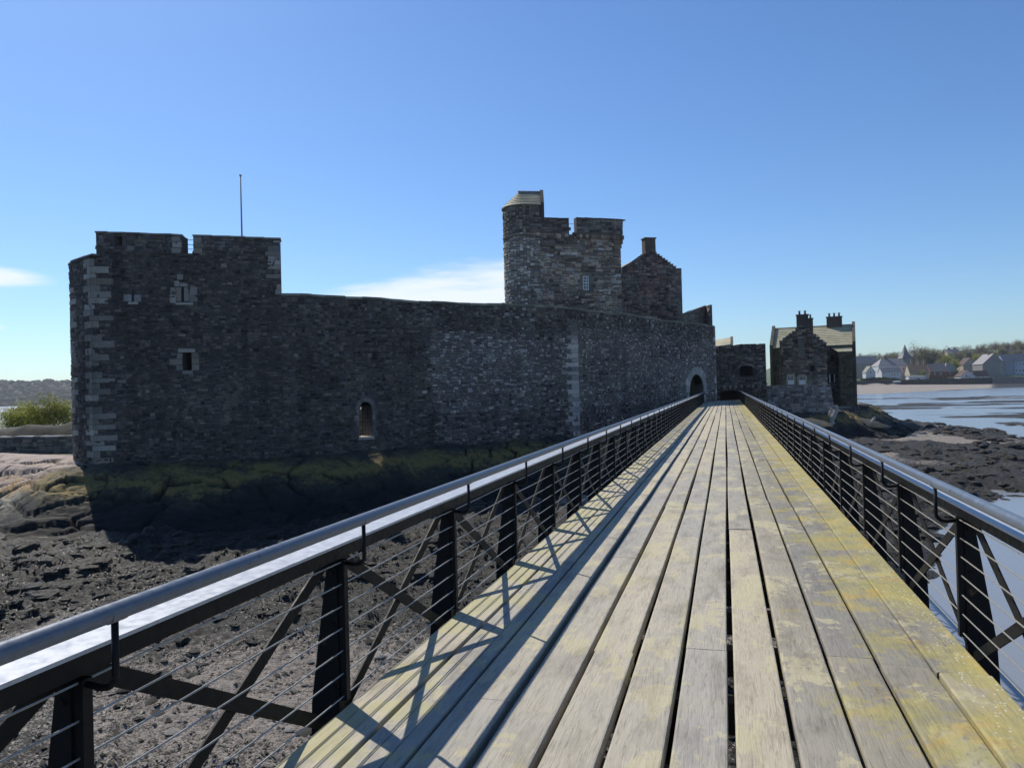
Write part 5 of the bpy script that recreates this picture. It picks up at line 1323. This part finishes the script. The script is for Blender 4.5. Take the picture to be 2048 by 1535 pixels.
# ------------------------------------------------------------------ far wooded hill across the water (left)
MAT['wood'] = m_plain('far_wood', (.085, .08, .06), .95, .6, .06, spec=.05)
def build_hill():
    nx, ny = 90, 24; V = []; c0 = at_depth(-700, 800, 1500); c1 = at_depth(900, 800, 2100)
    gx, gy = np.meshgrid(np.linspace(0, 1, nx), np.linspace(0, 1, ny), indexing='ij')
    X_ = c0[0]+(c1[0]-c0[0])*gx+fw[0]*gy*700; Y_ = c0[1]+(c1[1]-c0[1])*gx+fw[1]*gy*700
    Z_ = ZW-2+sstep(0, .85, gy)*(66*(1-.35*gx)+10*(fbm(X_, Y_, 260, 3, 7)-.5))*sstep(0, .12, gx)*sstep(1, .85, gx)
    i = np.arange(nx*ny).reshape(nx, ny); f = np.stack([i[:-1, :-1].ravel(), i[1:, :-1].ravel(), i[1:, 1:].ravel(), i[:-1, 1:].ravel()], 1); z0 = np.zeros(nx*ny)
    o = mesh_obj('hill', np.c_[X_.ravel(), Y_.ravel(), Z_.ravel()], np.ascontiguousarray(f), MAT['wood'], None, True); tag(o, 'long wooded hill across the water', 'hill', kind='structure')
    rg = np.random.default_rng(81); n = 2600
    a = rg.random(n); b = rg.uniform(.02, .95, n); xi = np.clip((a*(nx-1)).astype(int), 0, nx-1); yi = np.clip((b*(ny-1)).astype(int), 0, ny-1)
    base = np.c_[c0[0]+(c1[0]-c0[0])*a+fw[0]*b*700, c0[1]+(c1[1]-c0[1])*a+fw[1]*b*700, Z_[xi, yi]]
    # low crown: squashed, jittered half dome of small faces
    th = np.linspace(0, 2*math.pi, 7, endpoint=False); ringv = [(math.cos(t_)*r_, math.sin(t_)*r_, z_) for r_, z_ in ((.8, .15), (1, .5), (.62, .85)) for t_ in th]+[(0, 0, 1.05)]
    cr = np.array(ringv); s_ = rg.uniform(5, 11, n); hh = rg.uniform(.8, 1.3, n)
    Vv = cr[None]*(1+rg.uniform(-.28, .28, (n, len(cr), 1)))*np.stack([s_, s_, s_*hh], 1)[:, None]+base[:, None]
    fl = []
    for k in range(2): fl += [(k*7+j, k*7+(j+1) % 7, (k+1)*7+(j+1) % 7) for j in range(7)]+[(k*7+j, (k+1)*7+(j+1) % 7, (k+1)*7+j) for j in range(7)]
    fl += [(14+j, 14+(j+1) % 7, 21) for j in range(7)]
    Fv = (np.array(fl)[None]+len(cr)*np.arange(n)[:, None, None]).reshape(-1, 3)
    tone = np.repeat(rg.uniform(.16, .42, n), len(cr))[:, None]*np.ones((1, 3))
    o = mesh_obj('woodland', Vv.reshape(-1, 3), np.ascontiguousarray(Fv), MAT['wood'], None, True); tag(o, 'grey brown wood covering the far hill across the water', 'wood', kind='stuff')
build_hill()

# ------------------------------------------------------------------ village across the bay (right)
def gz(p): return float(ground_h(np.array([p[0]]), np.array([p[1]]))[0][0])
def house(name, lab, x0, x1, ytop, yeave, ybase, d, wall, roof, cat='house', gable=False, win=(), chim=(), dep=8.0, hip=False, group='houses in the village', door=None, turn=0.0):
    """a house whose front spans photo columns x0..x1; win: (x0,x1,y0,y1) openings on the front; chim: (x, ytop)"""
    A, B = at_depth(x0, ybase, d-turn), at_depth(x1, ybase, d+turn); w = Wall([A, B]); L = w.len
    zb = A[2]; ze_ = w.uz((x0+x1)/2, yeave)[1]; zr_ = w.uz((x0+x1)/2, ytop)[1]
    root = empty(name, (A+B)/2, lab, cat, group); m = MB(); D_ = dep
    if gable:
        v = [w.pos(u, o, z) for o in (0, -D_) for u, z in ((0, zb-3), (L, zb-3), (L, ze_), (L/2, zr_), (0, ze_))]
        m.add(v, [(0, 1, 2, 3, 4), (9, 8, 7, 6, 5), (0, 5, 6, 1), (1, 6, 7, 2), (4, 9, 5, 0)]); m.build('wall', wall, root)
        m = MB(); k = .35; sl = (zr_-ze_)/(L/2)
        for sgn in (0, 1):
            uE = -k if sgn == 0 else L+k; q = [(uE, ze_-k*sl), (L/2, zr_), (L/2, zr_+.22), (uE, ze_-k*sl+.22)]
            v = [w.pos(u, o, z) for o in (k, -D_-k) for u, z in q]; m.add(v, [(0, 1, 2, 3), (7, 6, 5, 4), (3, 2, 6, 7), (0, 4, 5, 1), (0, 3, 7, 4)])
        ro = m.build('roof', roof, root)
    else:
        v = [w.pos(u, o, z) for o in (0, -D_) for u, z in ((0, zb-3), (L, zb-3), (L, ze_), (0, ze_))]+[w.pos(0, -D_/2, zr_), w.pos(L, -D_/2, zr_)]
        if hip: m.add(v[:8], [(0, 1, 2, 3), (7, 6, 5, 4), (1, 5, 6, 2), (0, 3, 7, 4)])
        else: m.add(v, [(0, 1, 2, 3), (7, 6, 5, 4), (1, 5, 6, 9, 2), (0, 3, 8, 7, 4)])
        m.build('wall', wall, root)
        m = MB(); k = .3; e = D_*.4 if hip else -.25; h0, h1 = (e, L-e)
        v = [w.pos(-k, k, ze_), w.pos(L+k, k, ze_), w.pos(h1, -D_/2, zr_+.15), w.pos(h0, -D_/2, zr_+.15), w.pos(-k, -D_-k, ze_), w.pos(L+k, -D_-k, ze_), w.pos(-k, k, ze_-.2), w.pos(L+k, k, ze_-.2)]
        m.add(v, [(0, 1, 2, 3), (5, 4, 3, 2), (6, 7, 1, 0)]+([(1, 5, 2), (4, 0, 3)] if hip else [])); ro = m.build('roof', roof, root)
    for (a, b, c, e) in win:
        u0, z1 = w.uz(a, c); u1, z0 = w.uz(b, e)
        fm = MB(); w.prism([(u0, z0), (u1, z0), (u1, z1), (u0, z1)], -.05, .06, (.6, .6, .6), fm); fo_ = fm.build('window', MAT['white'], root)
        q = MB(); t_ = min(.16, (u1-u0)*.16); w.prism([(u0+t_, z0+t_), (u1-t_, z0+t_), (u1-t_, z1-t_), (u0+t_, z1-t_)], .02, .075, (.1, .1, .1), q); q.build('pane', MAT['glass'], fo_)
    for (x, y, cwid) in chim:
        u, z = w.uz(x, y); c = w.pos(u, -D_/2 if not gable else -D_*.4, 0); zr2 = ze_+.2
        mm = MB(); dd = np.r_[w.d[0], 0]; nn = np.r_[w.n[0], 0]; mm.obox(np.array([c[0], c[1], (zr2+z)/2]), dd*cwid/2, nn*.45, (0, 0, (z-zr2)/2), (.3, .22, .16)); mm.obox(np.array([c[0], c[1], z+.08]), dd*(cwid/2+.1), nn*.55, (0, 0, .079), (.3, .25, .2)); mm.build('chimney', MAT['stone'], ro)
    return root
white, cream, greyw, bluew, slate_g, brick = flat('white_render', (.58, .59, .61)), flat('cream_render', (.55, .50, .38)), flat('grey_stone_wall', (.25, .25, .24)), flat('blue_grey_render', (.24, .30, .40)), flat('blue_slate', (.22, .215, .225), .6), flat('red_brick', (.17, .085, .06))
orange, pinkr, tan, darkr, ltblue = flat('orange_pantile', (.42, .24, .14)), flat('pinkish_tile', (.36, .26, .22)), flat('tan_stone', (.40, .34, .26)), flat('dark_brown_tile', (.09, .06, .055)), flat('pale_blue_render', (.40, .48, .60))
olive = flat('greenish_slate', (.26, .265, .21))
house('long_house', 'long low house with pale grey roof just right of the stone house', 1708, 1757, 712, 727, 752, 660, greyw, slate_g, win=[(1722, 1726, 733, 738), (1738, 1742, 733, 738)], dep=11)
house('white_villa', 'large white hip-roofed villa with a brick chimney left of the church', 1758, 1818, 716, 731, 752, 640, white, slate_g, hip=True, chim=[(1778, 710, 2.4)], win=[(1792, 1795, 733, 738), (1770, 1773, 734, 739), (1806, 1809, 735, 740)], dep=14)
house('porch_house', 'white lean-to with dark sloping roof in front of the white villa', 1764, 1802, 734.5, 744, 753, 622, white, slate_g, win=[(1783, 1786, 746.5, 750.5), (1788, 1791, 746.5, 750.5), (1794, 1797, 746.5, 750.5)], dep=7)
house('gable_cottage', 'small white gabled cottage at the left end of the village', 1732, 1751, 732, 744, 754, 618, white, olive, gable=True, win=[(1740, 1743, 742, 747)], dep=6)
house('orange_house', 'low house with an orange pantile roof right of the white villa', 1820, 1858, 728, 746.5, 753, 625, cream, orange, chim=[(1831, 720, 3.0), (1845, 720, 2.4), (1855, 719, 1.8)], dep=9)
house('brick_house', 'brick house with pinkish tiled roof in the middle of the village', 1861, 1895, 727, 742, 752, 628, brick, pinkr, win=[(1868, 1871, 744, 749), (1880, 1883, 744, 749)], dep=9)
house('hipped_house', 'house with a greenish hipped slate roof right of the brick house', 1891, 1917, 724, 743, 752, 640, brick, olive, hip=True, win=[(1899, 1901.5, 744, 749)], dep=10)
house('beach_cottage', 'white gabled cottage with dark roof standing on the sea wall', 1922, 1951, 740.5, 752, 760, 608, white, darkr, gable=True, win=[(1931, 1935, 749, 755), (1938, 1940, 750, 756)], dep=9, turn=0)
house('cottage_wing', 'white wing with dark roof and blue windows attached behind the beach cottage', 1949, 1978, 741, 752, 760, 612, white, darkr, win=[(1954, 1957, 753, 757), (1966, 1969, 753, 757)], dep=7)
house('brown_gable_house', 'brown gabled house half hidden behind the beach cottage', 1927, 1956, 715, 729, 745, 690, tan, darkr, gable=True, win=[(1938, 1943, 728, 733)], dep=10)
house('grey_inn', 'large plain grey gabled building near the right edge of the village', 1966, 2011, 707.5, 727, 756, 630, greyw, slate_g, gable=True, win=[(2000, 2004, 725, 731), (2000, 2004, 738, 744)], chim=[(1987, 705, 2.5)], dep=14)
house('blue_terrace', 'blue grey two-storey terrace beside the large grey building', 2008, 2029, 708, 723, 755, 640, bluew, slate_g, win=[(2009+6*k, 2012+6*k, y, y+5) for k in range(3) for y in (725, 738)], dep=10)
house('pale_terrace', 'pale blue terrace at the right edge of the photo', 2029.5, 2066, 707, 722, 755, 642, ltblue, slate_g, win=[(2031+7*k, 2035+7*k, y, y+5) for k in range(4) for y in (725, 738)], dep=10)
house('beach_pavilion', 'small white flat-roofed pavilion with a dark doorway above the beach', 1818, 1851, 751.2, 752.5, 763, 604, white, slate_g, cat='pavilion', win=[(1833, 1840, 755.5, 761.5)], dep=5, group='small buildings on the shore')
house('hillside_villa', 'tan villa with dark roof among trees on the hillside', 1896, 1921, 698, 706, 722, 800, tan, slate_g, chim=[(1903, 695, 2), (1914, 695, 2)], win=[(1902, 1904.5, 708, 712), (1911, 1913.5, 708, 712)], dep=10)
house('ridge_house', 'pale house near the top of the hill at the right edge', 1998, 2024, 692, 699, 708, 900, cream, slate_g, win=[(2004, 2006.5, 700, 704), (2014, 2016.5, 700, 704)], dep=9)
house('cream_cottage', 'cream cottage with pale roof on the slope left of the grey building', 1952, 1968, 722, 730, 742, 700, cream, pinkr, gable=True, win=[(1957, 1960, 731, 735)], dep=8)
# church with a spire
ch = empty('church', at_depth(1812, 745, 680), 'stone church with a slender pointed spire', 'church')
b = at_depth(1811, 745, 680); zt_ = at_depth(1811.5, 688, 680)[2]; zs_ = at_depth(1811, 714, 680)[2]; wv = 4.2
m = MB(); m.obox(np.array([b[0], b[1], (b[2]-3+zs_)/2]), rt*wv, np.array([fw[0], fw[1], 0])*wv, (0, 0, (zs_-b[2]+3)/2), (.2, .19, .18)); m.build('tower', greyw, ch)
f_ = np.array([fw[0], fw[1], 0]); q = [np.array([b[0], b[1], zs_-1.2])+rt*wv*1.18*i+f_*wv*1.18*j for i, j in ((-1, -1), (1, -1), (1, 1), (-1, 1))]; mid_ = [np.array([b[0], b[1], zs_+3.2])+rt*wv*.52*i+f_*wv*.52*j for i, j in ((-1, -1), (1, -1), (1, 1), (-1, 1))]; ap = np.array([b[0], b[1], zt_])
m = MB(); m.add(q+mid_+[ap], [(0, 1, 5, 4), (1, 2, 6, 5), (2, 3, 7, 6), (3, 0, 4, 7), (4, 5, 8), (5, 6, 8), (6, 7, 8), (7, 4, 8)]); m.build('spire', flat('spire_slate', (.16, .155, .16), .6), ch)
m = MB(); w = Wall([at_depth(1799, 740, 676), at_depth(1826, 740, 676)]); L = w.len; z0, ze_, zr_ = b[2]-3, w.uz(1812, 731)[1], w.uz(1812, 719)[1]
v = [w.pos(u, o, z) for o in (0, -16) for u, z in ((0, z0), (L, z0), (L, ze_), (L/2, zr_), (0, ze_))]; m.add(v, [(0, 1, 2, 3, 4), (9, 8, 7, 6, 5), (1, 6, 7, 2), (4, 9, 5, 0)]); m.build('nave', greyw, ch)
m = MB(); v = [w.pos(u, o, z) for o in (.3, -16) for u, z in ((-.4, ze_-.3), (L/2, zr_+.2), (L+.4, ze_-.3))]; m.add(v, [(0, 1, 4, 3), (1, 2, 5, 4)]); m.build('nave_roof', slate_g, ch)
# sea wall, hedge, white boats drawn up
vw = Wall([at_depth(1690, 760, 601), at_depth(1780, 760, 603), at_depth(1900, 760, 600), at_depth(1985, 760, 596)]); vs_o = empty('village_sea_wall', at_depth(1850, 766, 601), 'long dark sea wall along the back of the far beach', 'wall')
for k in range(3):
    m = MB(); a, b = vw.u[k], vw.u[k+1]; v = [vw.pos(u, o, z, k, True) for u in (a, b) for o, z in ((0, -3.6), (0, 1.5), (-.6, 1.5), (-.6, -3.6))]; m.add(v, [(0, 4, 5, 1), (1, 5, 6, 2), (2, 6, 7, 3)], (.07, .065, .065)); m.build('wall_run', MAT['stone'], vs_o)
vw2 = Wall([at_depth(1984, 760, 600), at_depth(2090, 757, 600)]); o2 = empty('shore_road_wall', at_depth(2030, 758, 600), 'pale low wall above the rocks at the right edge of the far shore', 'wall')
m = MB(); v = [vw2.pos(u, o, z) for u in (0, vw2.len) for o, z in ((0, -3.2), (0, 1.3), (-.7, 1.3), (-.7, -3.2))]; m.add(v, [(0, 4, 5, 1), (1, 5, 6, 2), (0, 1, 2, 3)], (.30, .28, .25)); m.build('wall_run', MAT['stone'], o2)
m = MB(); v = [vw2.pos(u, o, z) for u in (0, vw2.len) for o, z in ((.1, 1.304), (.1, 1.7), (-.8, 1.7), (-.8, 1.304))]; m.add(v, [(0, 4, 5, 1), (1, 5, 6, 2), (0, 1, 2, 3)], (.6, .58, .54)); m.build('coping', MAT['stone'], o2)
hd = at_depth(1757, 754, 612); hb = empty('hedge', hd, 'clipped dark green hedge in front of the white villa', 'hedge'); leaf_blob('foliage', MAT['ever'], hb, np.array([hd[0], hd[1], gz(hd)+.8]), 15, 2.2, 2.0, 6000, .4, 90, cl=90, core=.12)
for (x, lab) in ((1793, 'white upturned boat on the shore left of the pavilion'),):
    p = at_depth(x, 764, 600); p[2] = max(p[2], -2.2); m = MB(); V = []
    for s_, wv, hv in ((-3, .1, .5), (-2, .7, .8), (0, 1.0, .95), (2, .9, .9), (3, .6, .8)): V += [p+rt*s_-f_*wv+np.array([0, 0, 0]), p+rt*s_-f_*wv*.6+np.array([0, 0, hv*.7]), p+rt*s_+np.array([0, 0, hv]), p+rt*s_+f_*wv*.6+np.array([0, 0, hv*.7]), p+rt*s_+f_*wv]
    m.add(V, [(5*k+j, 5*k+j+1, 5*k+j+6, 5*k+j+5) for k in range(4) for j in range(4)]+[(0, 1, 2, 3, 4), (24, 23, 22, 21, 20)]); tag(m.build('rowing_boat', MAT['white']), lab, 'boat')

# ------------------------------------------------------------------ trees behind the village
def tree_proto(kind, seed):
    rg = np.random.default_rng(seed); root = bpy.data.objects.new('tree', None); col.objects.link(root)
    H_ = 1.0; parts = []
    m = MB(); m.tube([(0, 0, -.1), (0, 0, .22), (.02, 0, .5)], .022, 6, r2=.012)
    limbs = []
    for k in range(16):
        t_ = rg.uniform(.2, .5); a = rg.uniform(0, 6.28); rr = rg.uniform(.12, .34); e = np.array([math.cos(a)*rr, math.sin(a)*rr, rg.uniform(.5, .92)]); s0 = np.array([.01, 0, t_])
        m.tube([s0, (s0+e)/2+np.array([0, 0, .04]), e], .009, 4, r2=.002); limbs.append((s0, e))
    o = m.build('trunk', MAT['bark'], root)
    n = 1500; P = []
    li = rg.integers(16, size=n); tt = rg.uniform(.35, 1.08, n)
    S = np.array([l[0] for l in limbs])[li]; E_ = np.array([l[1] for l in limbs])[li]
    p = S+(E_-S)*tt[:, None]+rg.normal(size=(n, 3))*np.array([.055, .055, .05])
    d = rg.normal(size=(n, 3))+np.array([0, 0, .9]); d /= np.linalg.norm(d, axis=1)[:, None]; bb = np.cross(d, rg.normal(size=(n, 3))); bb /= np.linalg.norm(bb, axis=1)[:, None]
    ln, wd = ((.055, .0042) if kind == 'bare' else (.035, .011) if kind == 'bud' else (.03, .02))
    ln = ln*rg.uniform(.6, 1.4, (n, 1))
    V = np.stack([p-d*ln, p+bb*wd, p+d*ln, p-bb*wd], 1).reshape(-1, 3)
    c = mesh_obj('crown', V, np.arange(4*n).reshape(n, 4), {'bare': MAT['twig'], 'bud': MAT['bud'], 'ever': MAT['ever'], 'leaf': MAT['leafy']}[kind], root, False, np.repeat(rg.uniform(.6, 1.2, n), 4)[:, None]*np.ones((1, 3)))
    return root, [o, c]
protos = {k: [tree_proto(k, 100+i*7+j) for j in range(2)] for i, k in enumerate(('bare', 'bud', 'ever', 'leaf'))}
used = set()
words_ = {'bare': 'bare brown tree', 'bud': 'budding olive tree', 'ever': 'dark evergreen tree', 'leaf': 'yellow green leafy tree'}
TR = [(1722, 706, 900, 9, 'bare', 'far left on the ridge above the long house'), (1748, 706, 880, 10, 'bare', 'on the ridge over the right end of the long house'), (1772, 704, 820, 13, 'bare', 'behind the chimney of the white villa'), (1788, 702, 760, 12, 'bud', 'between the villa chimney and the church spire'), (1797, 708, 720, 9, 'ever', 'touching the church spire on its left'),
      (1836, 683, 740, 22, 'bare', 'largest, with a rounded crown right of the church spire'), (1822, 700, 720, 12, 'bare', 'close behind the church spire on its right'), (1850, 694, 730, 16, 'bud', 'right flank of the largest bare tree'), (1864, 695, 740, 16, 'bud', 'above the orange roof'), (1858, 706, 690, 13, 'ever', 'between the chimneys and the brick house'), (1882, 698, 760, 15, 'bud', 'above the brick house'), (1894, 705, 720, 11, 'leaf', 'left of the hillside villa'),
      (1918, 700, 730, 13, 'bud', 'above the greenish hipped roof'), (1909, 716, 680, 10, 'leaf', 'behind the hipped roof'), (1935, 694, 840, 14, 'bare', 'on the skyline right of the hillside villa'), (1942, 702, 760, 12, 'ever', 'dark one above the brown gabled house'), (1957, 687, 860, 18, 'bare', 'tall one on the skyline above the cream cottage'), (1952, 706, 740, 12, 'leaf', 'bright one above the brown gabled house'), (1972, 693, 850, 14, 'bare', 'right of the tall skyline tree'),
      (1990, 684, 880, 17, 'bare', 'over the chimney of the grey building'), (2004, 690, 800, 15, 'bud', 'behind the grey building roof'), (2016, 682, 880, 18, 'bare', 'over the blue grey terrace'), (2030, 680, 860, 19, 'bare', 'over the joint of the two terraces'), (2044, 680, 840, 20, 'bud', 'at the right edge above the pale terrace'), (1978, 702, 740, 12, 'bud', 'low one left of the grey building'), (2036, 694, 780, 14, 'bare', 'low one above the pale terrace'), (1912, 737, 640, 5.5, 'bud', 'small one on the shore beside the beach cottage'), (1845, 739, 622, 5, 'leaf', 'small one against the orange roof'), (1945, 714, 700, 9, 'bare', 'small one right over the brown gabled house'), (1760, 712, 760, 8, 'bare', 'small one behind the villa roof')]
def build_slope_wood():
    """bare scrub and tree tops filling the slope behind the village"""
    rg = np.random.default_rng(121); nc = 420
    px = rg.uniform(1712, 2110, nc); dd = rg.uniform(700, 1000, nc); hgt = rg.uniform(4, 10, nc)
    C = np.array([at_depth(a, 700, b) for a, b in zip(px, dd)]); C[:, 2] = ground_h(C[:, 0], C[:, 1])[0]
    per = 150; n = nc*per; k = np.repeat(np.arange(nc), per)
    e = rg.normal(size=(n, 3)); e /= np.linalg.norm(e, axis=1)[:, None]; e *= rg.random((n, 1))**.4
    rad = (hgt*.55)[k]; p = C[k]+np.c_[e[:, 0]*rad, e[:, 1]*rad, (hgt*.55)[k]+e[:, 2]*(hgt*.5)[k]]
    a = rg.normal(size=(n, 3))+np.array([0, 0, .8]); a /= np.linalg.norm(a, axis=1)[:, None]; b = np.cross(a, rg.normal(size=(n, 3))); b /= np.linalg.norm(b, axis=1)[:, None]
    s_ = rg.uniform(.35, .85, (n, 1)); V = np.stack([p-a*s_, p+b*s_*.22, p+a*s_, p-b*s_*.22], 1).reshape(-1, 3)
    tone = np.repeat(rg.uniform(.45, 1.0, nc)[k]*rg.uniform(.7, 1.3, n), 4)[:, None]*np.where(np.repeat((rg.random(nc) < .35)[k], 4)[:, None], np.array([[.95, 1.15, .55]]), np.array([[1, 1, 1]]))
    o = mesh_obj('hillside_wood', V, np.arange(4*n).reshape(n, 4), MAT['twig'], None, False, tone); tag(o, 'brown bare wood and scrub filling the slope behind the village', 'wood', kind='stuff')
build_slope_wood()
for k, (x, y, d, hgt, kind, where) in enumerate(TR):
    root, parts = protos[kind][k % 2]
    top = at_depth(x, y, d)
    if (kind, k % 2) in used:
        r2 = root.copy(); col.objects.link(r2)
        for p in parts: c = p.copy(); c.parent = r2; col.objects.link(c)
        root = r2
    used.add((kind, k % 2))
    zg = min(gz(top), top[2]-hgt*.7); s_ = top[2]-zg; root.location = (top[0], top[1], zg); wd = max(1.0, min(1.5, hgt/s_*1.2)) if s_ < hgt*1.4 else .9
    root.scale = (s_*wd, s_*wd, s_); root.rotation_euler = (0, 0, k*1.3); root.empty_display_size = .3
    tag(root, words_[kind]+', '+where, 'tree', 'trees behind the village')
for kind, pr in protos.items():
    for j, (root, parts) in enumerate(pr):
        if (kind, j) not in used:
            for p in parts: bpy.data.objects.remove(p)
            bpy.data.objects.remove(root)

# ------------------------------------------------------------------ air
hz = MB(); hz.box(-3200, 1600, -120, 3200, -9, 78)
t = bpy.data.materials.new('sea_haze'); t.use_nodes = True; nt = t.node_tree; nt.nodes.clear()
pv = nt.nodes.new('ShaderNodeVolumePrincipled'); pv.inputs['Color'].default_value = (.86, .92, 1.0, 1); pv.inputs['Density'].default_value = .00009; pv.inputs['Anisotropy'].default_value = .2
oo = nt.nodes.new('ShaderNodeOutputMaterial'); nt.links.new(pv.outputs[0], oo.inputs['Volume'])
tag(hz.build('haze', t), 'thin blue sea haze over the water', 'haze', kind='stuff')
